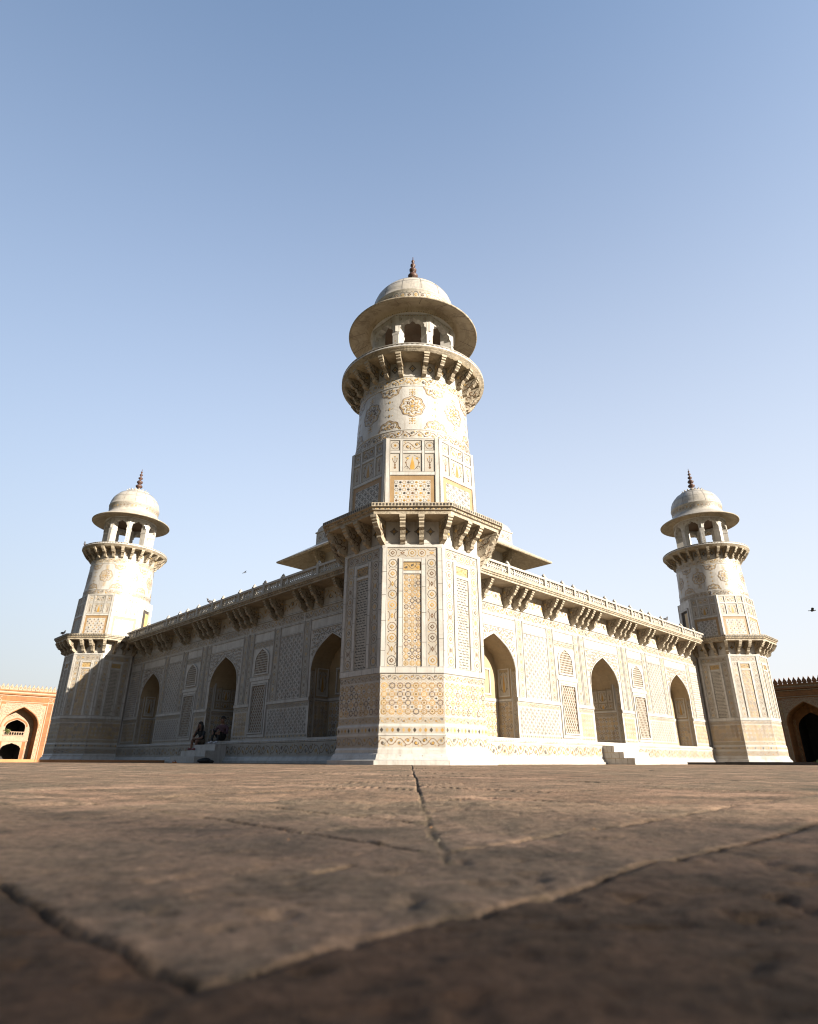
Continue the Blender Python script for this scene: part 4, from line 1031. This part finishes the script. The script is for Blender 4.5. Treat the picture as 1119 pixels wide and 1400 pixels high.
# ------------------------------------------------------------------ sandstone gateways
def make_gate(open_arch):
    root = empty('sandstone_gateway')
    b = MB(); W = plane((0, 0, 0), (1, 0, 0), (0, 0, 1), (0, -1, 0))
    HW, TOP, hw, ZS, ZA, dep = 5.6, 7.9, 1.75, 4.2, 6.35, 1.6
    cv = arch_curve(hw, ZS, ZA, 14)
    b.face([W(-HW, 0, 0), W(-hw, 0, 0), W(-hw, TOP, 0), W(-HW, TOP, 0)], 'sandstone'); b.face([W(hw, 0, 0), W(HW, 0, 0), W(HW, TOP, 0), W(hw, TOP, 0)], 'sandstone')
    for (x0, z0), (x1, z1) in zip(cv, cv[1:]): b.face([W(x0, z0, 0), W(x1, z1, 0), W(x1, TOP, 0), W(x0, TOP, 0)], 'sandstone')
    full = [(-hw, 0)]+cv+[(hw, 0)]
    for (x0, z0), (x1, z1) in zip(full, full[1:]): b.face([W(x0, z0, 0), W(x0, z0, -dep), W(x1, z1, -dep), W(x1, z1, 0)], 'sandstone')
    for s_ in (-1, 1): b.face([W(s_*HW, 0, 0), W(s_*HW, 0, -6), W(s_*HW, TOP, -6), W(s_*HW, TOP, 0)], 'sandstone')
    b.face([W(-HW, 0, -6), W(HW, 0, -6), W(HW, TOP, -6), W(-HW, TOP, -6)], 'sandstone'); b.face([W(-HW, TOP, 0), W(HW, TOP, 0), W(HW, TOP, -6), W(-HW, TOP, -6)], 'sandstone')
    # white frames, floral spandrel, panels
    b.rect(W, -2.15, .6, -1.78, 6.6, 'gatewhite', .01); b.rect(W, 1.78, .6, 2.15, 6.6, 'gatewhite', .01)
    for x0, x1 in ((-2.15, -1.78), (1.78, 2.15)): inlay_scroll(b, W, x0+.03, .7, x1-.03, 6.5, .01, 'redinlay', None, True, .35, .03)
    for (x0, z0), (x1, z1) in zip(cv, cv[1:]): b.face([W(x0*1.02, max(z0+.03, ZS), .012), W(x1*1.02, z1+.03, .012), W(x1*1.02, 6.75, .012), W(x0*1.02, 6.75, .012)], 'gatewhite')
    for i in range(-8, 9):
        for j in range(11):
            x, z = i*.21+(j % 2)*.1, 6.65-j*.19; zi = max((p[1] for p in cv if abs(p[0]-x) < .16), default=ZS)
            if abs(x) < 1.7 and z > zi+.16 and z > ZS: b.stroke(W, curl(x, z, .09, random.choice((-1, 1)), random.choice((-1, 1))), .032, 'redinlay', .015)
    b.stroke(W, [(x*1.03, z+.05) for x, z in cv], .06, 'sandstone', .03)
    for x in (2.25, 2.75, 4.9): 
        for s_ in (-1, 1): a, c = sorted((s_*x, s_*(x+.08))); b.bar(W, a, .5, c, 6.95, 0, .03, 'gatewhite')
    for z in (6.85, 7.45): b.bar(W, -HW, z, HW, z+.07, 0, .04, 'gatewhite')
    b.rect(W, -1.9, 7.0, 1.9, 7.38, 'sandstone', .02)
    for x in (-2.5, 2.5, -5.2, 5.2):
        for sg in (-1, 1): b.stroke(W, [(x-.25, 7.18-sg*.2), (x+.25, 7.18+sg*.2)], .06, 'gatewhite', .03+.004*sg); b.stroke(W, [(x-.25, .35-sg*.2), (x+.25, .35+sg*.2)], .06, 'gatewhite', .03+.004*sg)
        b.star(W, (x, 7.18), .12, .06, 'redinlay', .04, 4)
    for s_ in (-1, 1):        # side niches
        c = s_*3.8; b.frame(W, c-.8, 1.2, c+.8, 5.6, .09, 0, .04, 'gatewhite')
        b.poly(W, [(c-.6, 1.6)]+[(c+x, z) for x, z in arch_curve(.6, 3.6, 4.7, 8)]+[(c+.6, 1.6)], 'redinlay', .02)
    b.build('wall', root)
    b = MB()                 # cornice and merlons
    b.box(-HW-.1, -.16, 7.6, HW+.1, .5, 7.75, 'sandstone'); b.box(-HW-.05, -.1, 7.752, HW+.05, .45, 7.95, 'gatewhite'); b.box(-HW-.12, -.2, 7.952, HW+.12, .5, 8.08, 'sandstone')
    b.build('cornice', root)
    b = MB(); mw = .42; n = int(2*HW/mw)
    for i in range(n):
        c = -HW+mw*(i+.5)
        P = [(-.15, 8.08), (-.20, 8.22), (-.17, 8.38), (-.09, 8.5), (0, 8.72), (.09, 8.5), (.17, 8.38), (.20, 8.22), (.15, 8.08)]
        for l in (.05, -.07): b.face([W(c+x, z, l) for x, z in P], 'gatewhite' if not open_arch else 'sandstone')
        for (x0, z0), (x1, z1) in zip(P, P[1:]): b.face([W(c+x0, z0, .05), W(c+x1, z1, .05), W(c+x1, z1, -.07), W(c+x0, z0, -.07)], 'sandstone')
        b.disc(W, (c, 8.33), .09, 'redinlay', .055, 10); b.disc(W, (c, 8.33), .05, 'gatewhite', .06, 8)
    b.build('merlon_band', root)
    # back of the great niche
    b = MB(); Bk = lambda a, z, l: W(a, z, -dep+l)
    if not open_arch:
        holes = [(0, 1.02, 3.55, 4.35, 5.05), (0, .95, 0.0, 2.1, 2.75)]
        up = arch_curve(.95, 4.3, 5.15, 10); lo = cusped_curve(.95, 2.1, 2.75)
        # panel with two openings: lower doorway z 0..2.75, upper window z 3.55..5.15
        for x0, x1 in ((-hw, -.95), (.95, hw)): b.face([Bk(x0, 0, 0), Bk(x1, 0, 0), Bk(x1, 6.3, 0), Bk(x0, 6.3, 0)], 'gatewhite')
        for (x0, z0), (x1, z1) in zip(lo, lo[1:]): b.face([Bk(x0, z0, 0), Bk(x1, z1, 0), Bk(x1, 3.55, 0), Bk(x0, 3.55, 0)], 'gatewhite')
        for (x0, z0), (x1, z1) in zip(up, up[1:]): b.face([Bk(x0, z0, 0), Bk(x1, z1, 0), Bk(x1, 6.3, 0), Bk(x0, 6.3, 0)], 'gatewhite')
        for pth in (up, lo):
            for (x0, z0), (x1, z1) in zip(pth, pth[1:]): b.face([Bk(x0, z0, 0), Bk(x1, z1, 0), Bk(x1, z1, -.35), Bk(x0, z0, -.35)], 'sandstone')
        for s_ in (-1, 1):
            b.face([Bk(s_*.95, 3.55, 0), Bk(s_*.95, 4.3, 0), Bk(s_*.95, 4.3, -.35), Bk(s_*.95, 3.55, -.35)], 'sandstone'); b.face([Bk(s_*.95, 0, 0), Bk(s_*.95, 2.1, 0), Bk(s_*.95, 2.1, -.35), Bk(s_*.95, 0, -.35)], 'sandstone')
        b.face([Bk(-.95, 3.55, 0), Bk(.95, 3.55, 0), Bk(.95, 3.55, -.35), Bk(-.95, 3.55, -.35)], 'sandstone')
        b.rect(Bk, -1.3, 0, -.98, 2.9, 'sandstone', .01); b.rect(Bk, .98, 0, 1.3, 2.9, 'sandstone', .01)
        b.stroke(Bk, [(x*1.13, z+.13) for x, z in up], .16, 'sandstone', .012)
        for s_ in (-1, 1): a, c = sorted((s_*1.3, s_*1.72)); inlay_scroll(b, Bk, a, .3, c, 4.6, 0, 'redinlay', None, True, .4, .03)
        for k in range(-7, 8):
            x = k*.2; b.stroke(Bk, curl(x, 5.62-abs(x)*.35+(.12 if k % 2 else 0), .08, 1, random.choice((-1, 1))), .03, 'redinlay', .01)
        b.bar(Bk, -1.05, 3.5, 1.05, 3.58, 0, .1, 'gatewhite'); b.bar(Bk, -hw, 2.95, hw, 3.1, 0, .08, 'gatewhite'); b.bar(Bk, -1.05, 3.85, 1.05, 3.92, 0, .06, 'gatewhite')
        for k in range(9): b.bar(Bk, -.95+k*.235-.03, 3.58, -.95+k*.235+.03, 3.85, .0, .05, 'gatewhite')
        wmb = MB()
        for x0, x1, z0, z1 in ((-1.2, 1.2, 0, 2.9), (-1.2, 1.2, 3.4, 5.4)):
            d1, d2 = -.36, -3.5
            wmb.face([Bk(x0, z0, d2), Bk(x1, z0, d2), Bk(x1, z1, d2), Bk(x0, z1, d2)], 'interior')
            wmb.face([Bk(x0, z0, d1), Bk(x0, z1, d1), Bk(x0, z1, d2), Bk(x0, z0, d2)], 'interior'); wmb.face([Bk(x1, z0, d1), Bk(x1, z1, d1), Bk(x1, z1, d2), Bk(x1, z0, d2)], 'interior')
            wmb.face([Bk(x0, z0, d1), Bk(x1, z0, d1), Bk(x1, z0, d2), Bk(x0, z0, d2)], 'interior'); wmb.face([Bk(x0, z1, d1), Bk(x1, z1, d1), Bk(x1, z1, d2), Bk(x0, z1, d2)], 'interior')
    else:
        up = arch_curve(1.3, 3.9, 5.5, 10)
        for s_ in (-1, 1): b.face([Bk(s_*1.3, 0, 0), Bk(s_*hw, 0, 0), Bk(s_*hw, 6.3, 0), Bk(s_*1.3, 6.3, 0)], 'sandstone')
        for (x0, z0), (x1, z1) in zip(up, up[1:]): b.face([Bk(x0, z0, 0), Bk(x1, z1, 0), Bk(x1, 6.3, 0), Bk(x0, 6.3, 0)], 'sandstone')
        for s_ in (-1, 1): a, c = sorted((s_*1.36, s_*1.7)); inlay_scroll(b, Bk, a, .9, c, 4.9, 0, 'gatewhite', None, True, .32, .03)
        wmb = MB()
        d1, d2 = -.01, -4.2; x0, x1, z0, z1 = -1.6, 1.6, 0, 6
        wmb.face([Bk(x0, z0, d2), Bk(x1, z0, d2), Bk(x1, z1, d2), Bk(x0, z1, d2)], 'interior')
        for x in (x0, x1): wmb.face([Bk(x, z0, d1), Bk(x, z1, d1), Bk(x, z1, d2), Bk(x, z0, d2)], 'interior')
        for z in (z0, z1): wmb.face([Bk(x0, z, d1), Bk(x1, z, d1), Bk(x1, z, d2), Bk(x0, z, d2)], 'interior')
    nb = b.build('niche_wall', root); wmb.build('passage', root)
    return root
g = make_gate(False); dl = Rz @ Vector((-math.sqrt(.5), math.sqrt(.5), 0))
GL = CEN+dl*60; g.location = (GL.x, GL.y, -1); g.rotation_euler.z = ROT+R(45)
tag(g, 'sunlit orange sandstone gateway with white inlay, upper window and dark doorway below', 'gateway', 'garden gateways')
g = make_gate(True); dr = Rz @ Vector((math.sqrt(.5), math.sqrt(.5), 0))
GR = CEN+dr*57.8; g.location = (GR.x, GR.y, -1); g.rotation_euler.z = ROT-R(45); g.scale = (1.1, 1.1, 1.1)
tag(g, 'dark shaded sandstone gateway with a large black arch, at the right edge', 'gateway', 'garden gateways')

# ------------------------------------------------------------------ plants
def leaf_clump(b, c, r, n, size, mats=('leaf', 'leaf', 'leaf_dry'), flat=1.0):
    for _ in range(n):
        d = Vector((random.gauss(0, 1), random.gauss(0, 1), random.gauss(0, 1))); d.normalize(); d *= r*random.random()**.4; d.z *= flat
        p = Vector(c)+d; u = Vector((random.gauss(0, 1), random.gauss(0, 1), random.gauss(0, .6))).normalized(); v = u.cross(Vector((random.gauss(0, 1), random.gauss(0, 1), random.gauss(0, 1)))).normalized()
        s1 = size*random.uniform(.6, 1.3)
        b.face([p-u*s1, p+v*s1*.4, p+u*s1, p-v*s1*.4], random.choice(mats))
def tree_at(name, loc, h, cr, nclump, nleaf, size, label, cat, seed):
    random.seed(seed); root = empty(name, loc); tag(root, label, cat)
    b = MB()
    def limb(p, q, r0, r1):
        d = (Vector(q)-Vector(p)); ax = d.orthogonal().normalized(); ay = d.cross(ax).normalized()
        for i in range(7):
            t0, t1 = i*2*math.pi/7, (i+1)*2*math.pi/7
            P = lambda o, r_, t: Vector(o)+ax*r_*math.cos(t)+ay*r_*math.sin(t)
            b.face([P(p, r0, t0), P(p, r0, t1), P(q, r1, t1), P(q, r1, t0)], 'bark', True)
    hb = h-2*cr*.9
    limb((0, 0, 0), (.02*h, 0, hb), h*.03, h*.022); limb((.02*h, 0, hb), (0, .02*h, h-cr), h*.022, h*.01)
    cl = []
    for i in range(nclump):
        d = Vector((random.gauss(0, 1), random.gauss(0, 1), random.gauss(0, .8))).normalized()*cr*random.uniform(.45, .82); d.z *= .85
        c = Vector((0, 0, h-cr))+d; cl.append(c)
        if i % 3 == 0: limb((.02*h, 0, hb), c, h*.012, h*.004)
    b.build('trunk', root)
    b = MB()
    for c in cl: leaf_clump(b, c, cr*.36, nleaf, size)
    b.build('crown', root)
    return root
# unseen tree added to the right behind the camera, placed to shade the nearest slabs
hd = Vector((sd.x, sd.y, 0)).normalized()
def added_shade_tree():
    h, cr = 11.6, 3.7; hc = h-cr
    # shadow ellipse of the crown: put the edge with outward normal (0,1) at (0,y0)
    y0 = 1.75; semi_p, semi_a = cr*.98, cr*.98/math.sin(R(SUN_EL))
    a = Vector((-hd.x, -hd.y)); p = Vector((hd.y, -hd.x)); n = Vector((0, 1))
    ca, cp = n.dot(a), n.dot(p); k = math.sqrt((semi_a*ca)**2+(semi_p*cp)**2)
    e = a*(semi_a**2*ca/k)+p*(semi_p**2*cp/k)
    c = Vector((0.0, y0))-e
    foot = Vector((c.x, c.y, 0))+hd*(hc/math.tan(R(SUN_EL)))
    return tree_at('added_shade_tree', (foot.x, foot.y, -1.0), h+1, cr, 46, 900, .17, 'leafy tree added out of view to shade the nearest paving slabs', 'tree', 11)
added_shade_tree()
random.seed(5)
# shrubs by the gateways
def shrub(loc, r, n, label):
    b = MB()
    for i in range(5): leaf_clump(b, (random.uniform(-r, r)*.5, random.uniform(-r, r)*.5, r*random.uniform(.5, 1.1)), r*.5, n, r*.12)
    for i in range(6):
        q = (random.uniform(-r, r)*.5, random.uniform(-r, r)*.5, r); b.face([(-.02, 0, 0), (.02, 0, 0), q], 'bark')
    tag(b.build('shrub', None, loc), label, 'shrub')
ug = Rz @ Vector((math.sqrt(.5), math.sqrt(.5), 0)); ul = Rz @ Vector((math.sqrt(.5), -math.sqrt(.5), 0))
pw = GL-ug*.72-ul*1.45; shrub((pw.x, pw.y, 2.6), .42, 60, 'small leafy shrub in the upper window of the orange gateway')
for i, (o1, o2, r_) in enumerate(((-1.0, 2.5, .62), (.2, 2.2, .55))):
    pq = GR-dr*o2+(-dl)*(-o1); shrub((pq.x, pq.y, -1), r_*1.5, 60, ('low green shrub at the foot of the dark gateway, left of its arch centre', 'low green shrub at the foot of the dark gateway, right of the other shrub')[i])

# ------------------------------------------------------------------ people
def skin_body(name, verts, edges, radii, mats, parent=None, sub=2, root=0):
    me = bpy.data.meshes.new(name); me.from_pydata(verts, edges, []); o = bpy.data.objects.new(name, me); COL.objects.link(o)
    md = o.modifiers.new('skin', 'SKIN'); md.use_smooth_shade = True
    lay = me.skin_vertices[0].data
    for i, r_ in enumerate(radii): lay[i].radius = (r_, r_) if not isinstance(r_, tuple) else r_; lay[i].use_root = (i == root)
    sm = o.modifiers.new('sub', 'SUBSURF'); sm.levels = sub; sm.render_levels = sub
    dg = bpy.context.evaluated_depsgraph_get(); ev = o.evaluated_get(dg); nm = bpy.data.meshes.new_from_object(ev); nm.name = name
    bpy.data.objects.remove(o)
    o = bpy.data.objects.new(name, nm); COL.objects.link(o)
    nm.materials.clear()
    for m_ in mats: nm.materials.append(MATS[m_])
    for p in nm.polygons: p.use_smooth = True; p.material_index = 0
    if parent: o.parent = parent
    return o
class Sk:
    def __init__(s): s.v = []; s.e = []; s.r = []
    def add(s, p, r, prev=None):
        s.v.append(p); s.r.append(r)
        if prev is not None: s.e.append((prev, len(s.v)-1))
        return len(s.v)-1
    def chain(s, prev, pts):
        for p, r in pts: prev = s.add(p, r, prev)
        return prev
def ellipsoid(b, c, r, mat, n=14, k=10, fn=None):
    i0 = len(b.v)
    for j in range(k+1):
        for i in range(n):
            t = math.pi*j/k; a = 2*math.pi*i/n
            p = Vector((r[0]*math.sin(t)*math.cos(a), r[1]*math.sin(t)*math.sin(a), r[2]*math.cos(t)))
            if fn: p = fn(p)
            b.v.append(Vector(c)+p)
    for j in range(k):
        for i in range(n):
            b.f.append((i0+j*n+i, i0+j*n+(i+1) % n, i0+(j+1)*n+(i+1) % n, i0+(j+1)*n+i)); b.m.append(mat); b.sm.append(True)
def person(loc, rotz, label, female):
    # sits facing -Y; seat at z=0, feet below/in front
    root = empty('person', loc, rotz); root.scale = (.82, .82, .82); tag(root, label, 'person', 'people sitting on the steps')
    s = Sk()
    if female:   # bent forward, chin on the hand, elbows on the knees, long loose hair
        hip = s.add((0, 0, .10), .125)
        wa = s.chain(hip, [((0, -.03, .22), .105), ((0, -.08, .36), .115), ((0, -.12, .47), .10)])
        nk = s.chain(wa, [((0, -.15, .55), .045), ((0, -.18, .61), .045)])
        hd_ = s.chain(nk, [((0, -.20, .68), .075), ((0, -.20, .75), .068)])
        hz = -.17
        knees = [(-.11, -.42, .16), (.10, -.42, .15)]; feet = [(-.13, -.40, hz+.05), (.09, -.40, hz+.05)]
        arms = [[(-.17, -.12, .45), (-.19, -.28, .27), (-.09, -.33, .42), (-.04, -.29, .57)], [(.17, -.12, .45), (.20, -.26, .25), (.10, -.40, .22), (-.02, -.43, .21)]]
    else:        # leaning back, knees drawn up, forearms on the knees
        hip = s.add((0, 0, .11), .135)
        wa = s.chain(hip, [((0, .0, .24), .12), ((0, -.02, .38), .135), ((0, -.04, .50), .125)])
        nk = s.chain(wa, [((0, -.06, .585), .052), ((0, -.08, .64), .052)])
        hd_ = s.chain(nk, [((0, -.10, .70), .078), ((0, -.10, .775), .070)])
        hz = -.10
        knees = [(-.13, -.40, .34), (.13, -.42, .30)]; feet = [(-.13, -.47, hz+.05), (.12, -.50, hz+.05)]
        arms = [[(-.21, -.05, .47), (-.27, -.18, .27), (-.18, -.40, .38), (-.10, -.50, .33)], [(.21, -.05, .47), (.28, -.16, .25), (.2, -.42, .33), (.12, -.52, .27)]]
    for kn, ft, sx in zip(knees, feet, (-1, 1)):
        e = s.chain(hip, [((sx*.09, -.06, .10), .095), ((kn[0]*.95, (kn[1])*.55, (.10+kn[2])*.55), .08), (kn, .058)])
        mid = tuple((a*.6+c*.4) for a, c in zip(kn, ft))
        s.chain(e, [((mid[0], mid[1]+.02, mid[2]), .052), ((ft[0], ft[1], ft[2]), .034), ((ft[0], ft[1]-.07, ft[2]-.025), .034), ((ft[0]*1.03, ft[1]-.15, ft[2]-.035), .026)])
    for ar in arms:
        e = s.chain(wa, [(ar[0], .052), (tuple((a+c)/2 for a, c in zip(ar[0], ar[1])), .046), (ar[1], .038), (tuple((a+c)/2 for a, c in zip(ar[1], ar[2])), .034), (ar[2], .026)])
        pal = s.chain(e, [(ar[3], .026)])
        d = (Vector(ar[3])-Vector(ar[2])).normalized(); sd_ = d.cross(Vector((0, 1, .3))).normalized()
        for k in range(4):
            o_ = Vector(ar[3])+sd_*(-.024+.016*k); ln = (.055, .065, .062, .045)[k]
            s.chain(pal, [(tuple(o_+d*.025), .0095), (tuple(o_+d*(.025+ln*.5)+Vector((0, -.004, -.010))), .0085), (tuple(o_+d*(.02+ln*.85)+Vector((0, -.004, -.028))), .007)])
        o_ = Vector(ar[3])+sd_*.034; s.chain(pal, [(tuple(o_), .0105), (tuple(o_+sd_*.012+d*.035), .009)])
    body = skin_body('body', s.v, s.e, s.r, ['skin', 'cloth_dark', 'cloth_brown', 'cloth_pink', 'shoe_white', 'shoe_red'], root)
    for p in body.data.polygons:      # clothing regions: shirt, trousers/skirt
        x, y, z = p.center
        if female:
            if y < -.33 and z < .19 and abs(x) < .2: p.material_index = 0        # bare legs
            elif z > .50 and abs(x) < .11: p.material_index = 0
            elif z < .2: p.material_index = 2
            else: p.material_index = 1 if not (abs(x) > .0 and y < -.25 and z > .2) else 0
        else:
            if z > .56 and abs(x) < .12: p.material_index = 0
            elif z < hz+.09: p.material_index = 4
            elif y < -.44 and abs(x) < .2 and z > .2 and z < .40: p.material_index = 0
            elif z < .235 or (y < -.2 and z < .36 and abs(x) < .19): p.material_index = 1
            else: p.material_index = 3
    # head details: face, ears, hair
    hc = Vector(s.v[hd_])+Vector((0, -.005, -.03)); b = MB()
    ellipsoid(b, hc+Vector((0, -.078, -.012)), (.013, .022, .024), 'skin', 8, 6)
    for sx in (-1, 1):
        ellipsoid(b, hc+Vector((sx*.078, .005, -.005)), (.012, .018, .03), 'skin', 8, 6); ellipsoid(b, hc+Vector((sx*.030, -.070, .022)), (.013, .008, .007), 'hairblack', 8, 6)
        ellipsoid(b, hc+Vector((sx*.030, -.070, .042)), (.019, .008, .004), 'hairblack', 8, 6)
    ellipsoid(b, hc+Vector((0, -.068, -.055)), (.022, .008, .006), 'shoe_red', 8, 6)
    b.build('face', root)
    b = MB()
    def cap(p):
        if p.y < -.03 and p.z < .045: p = Vector((p.x*.9, -.03+(p.y+.03)*.15, p.z))
        return p
    ellipsoid(b, hc+Vector((0, .018, .03)), (.093, .10, .092), 'hairblack', 18, 12, cap)
    if female:
        ellipsoid(b, hc+Vector((0, .085, -.13)), (.105, .06, .19), 'hairblack', 16, 10)
        for sx in (-1, 1): ellipsoid(b, hc+Vector((sx*.085, .015, -.11)), (.035, .05, .16), 'hairblack', 12, 10)
    b.build('hair', root)
    b = MB()
    for ft in feet:
        sh = lambda p: Vector((p.x, p.y, max(p.z, -.022)))
        ellipsoid(b, Vector(ft)+Vector((0, -.055, -.026)), (.045, .125, .04), 'shoe_red' if female else 'shoe_white', 12, 8, sh)
    b.build('shoe', root)
    return root
def side_pt(t, w_, z, side): v = TW(t, w_, side); return (v.x, v.y, z)
person(side_pt(9.78, -.53, .50, -1), ROT+R(-45)+R(22), 'woman with long dark hair sitting on the steps, chin on her hand, bare legs', True)
person(side_pt(8.78, -.66, .605, -1), ROT+R(-45)+R(28), 'man in a dull pink shirt and dark trousers sitting in the archway, knees drawn up', False)
# footwear and bag left at the foot of the steps
b = MB()
ellipsoid(b, (0, 0, .055), (.19, .12, .075), 'bag_black', 16, 10, lambda p: Vector((p.x*(1+.15*math.sin(9*p.y+4*p.x)), p.y, max(p.z*(1+.3*math.sin(7*p.x)), -.055))))
ellipsoid(b, (.16, .02, .035), (.13, .09, .05), 'bag_black', 14, 8, lambda p: Vector((p.x, p.y, max(p.z, -.035))))
pts = [(-.12+.24*i/10, -.05, .11+.06*math.sin(math.pi*i/10)) for i in range(11)]
for p, q in zip(pts, pts[1:]): b.face([(p[0], p[1]-.012, p[2]), (q[0], q[1]-.012, q[2]), (q[0], q[1]+.012, q[2]), (p[0], p[1]+.012, p[2])], 'bag_black')
tag(b.build('bag', None, side_pt(8.0, .25, 0, -1), R(20)), 'black slumped bag lying on the paving at the foot of the steps', 'bag')
for i, (t, w_, rz) in enumerate(((9.0, .62, 20), (8.85, .68, 45))):
    b = MB(); sh = [(.04*math.sin(a)*(1+.25*math.cos(a)), .12*math.cos(a)) for a in [k*math.pi/8 for k in range(16)]]
    for k in range(16):
        p, q = sh[k], sh[(k+1) % 16]; b.face([(p[0], p[1], 0), (q[0], q[1], 0), (q[0], q[1], .03), (p[0], p[1], .03)], 'sandal_orange')
    b.face([(x, y, .03) for x, y in sh], 'sandal_orange')
    for k in range(6):
        a0, a1 = math.pi*k/6, math.pi*(k+1)/6
        b.face([(.042*math.cos(a0), .02, .03+.04*math.sin(a0)), (.042*math.cos(a1), .02, .03+.04*math.sin(a1)), (.04*math.cos(a1), .06, .03+.035*math.sin(a1)), (.04*math.cos(a0), .06, .03+.035*math.sin(a0))], 'shoe_red')
    o = b.build('sandal', None, side_pt(t, w_, .0, -1), R(rz)); tag(o, ('orange sandal on the paving below the steps, nearer the woman', 'orange sandal on the paving below the steps, nearer the black bag')[i], 'sandal', 'sandals by the steps')

# ------------------------------------------------------------------ birds
def pigeon(loc, rotz, label):
    b = MB()
    ellipsoid(b, (0, 0, .11), (.062, .13, .065), 'feather_grey', 12, 8, lambda p: Vector((p.x*(1-.25*p.y/.13), p.y, p.z+.25*(-p.y))))
    ellipsoid(b, (0, -.10, .19), (.035, .04, .05), 'feather_dark', 10, 8); ellipsoid(b, (0, -.125, .235), (.028, .034, .028), 'feather_grey', 10, 8)
    b.face([(-.006, -.155, .235), (.006, -.155, .235), (0, -.185, .228)], 'feather_dark'); b.face([(0, -.155, .243), (.006, -.155, .232), (0, -.185, .228)], 'feather_dark')
    for s_ in (-1, 1):
        ellipsoid(b, (s_*.05, .03, .12), (.018, .12, .045), 'feather_dark', 10, 6); b.box(s_*.025-.006, -.006, -.001, s_*.025+.006, .006, .06, 'shoe_red'); b.box(s_*.025-.012, -.03, -.001, s_*.025+.012, .012, .006, 'shoe_red')
    b.box(-.03, .10, .065, .03, .21, .08, 'feather_dark')
    po = b.build('pigeon', None, loc, rotz); po.scale = (.72,)*3; tag(po, label, 'bird', 'pigeons perched on the mausoleum')
def flyer(loc, rot, sc, label):
    b = MB()
    ellipsoid(b, (0, 0, 0), (.05, .15, .05), 'feather_dark', 10, 8, lambda p: Vector((p.x*(1-.3*p.y/.15), p.y, p.z)))
    ellipsoid(b, (0, -.16, .015), (.03, .05, .03), 'feather_dark', 8, 6)
    for s_ in (-1, 1):
        P = [(s_*.03, -.07, .02), (s_*.20, -.10, .10), (s_*.42, .0, .06), (s_*.38, .06, .055), (s_*.2, .07, .08), (s_*.03, .08, .02)]
        b.face(P, 'feather_dark'); b.face([(x, y, z+.012) for x, y, z in P], 'feather_grey')
        for p, q in zip(P, P[1:]): b.face([p, q, (q[0], q[1], q[2]+.012), (p[0], p[1], p[2]+.012)], 'feather_dark')
    b.box(-.04, .12, -.01, .04, .26, .005, 'feather_dark')
    o = b.build('flying_bird', None, loc); o.rotation_euler = rot; o.scale = (sc,)*3; tag(o, label, 'bird', 'birds in flight')
TL, TR_ = TW(L_, 0, -1), TW(L_, 0, 1)
def on_tower(T, ang, r_, z): return (T.x+r_*math.sin(R(ang)), T.y-r_*math.cos(R(ang)), z)
pigeon(on_tower(TL, -38, 1.88, 4.69), R(70), 'pigeon at the far left end of the left-hand tower\'s lower balcony')
pigeon(on_tower(TL, -52, 1.70, 8.62), R(20), 'pigeon on the rim of the left-hand tower\'s upper balcony')
pigeon(side_pt(13.35, -.16, 4.87, 1), R(120), 'dark pigeon on the parapet rail beside the right-hand tower')
pigeon(side_pt(9.75, -.16, 4.87, -1), R(-60), 'pigeon on the parapet rail above the steps of the shaded wall')
pigeon(on_tower(TR_, -30, 1.335, 6.40), R(-10), 'pigeon on the ledge of the right-hand tower below its painted roundels')
flyer((20.45, 30, 7.2), (R(4), R(8), R(60)), .75, 'dark bird flying at the right edge of the sky')
flyer((-8.58, 30, 9.1), (R(20), R(-15), R(-40)), .42, 'small bird flying above the shaded wall to the left')
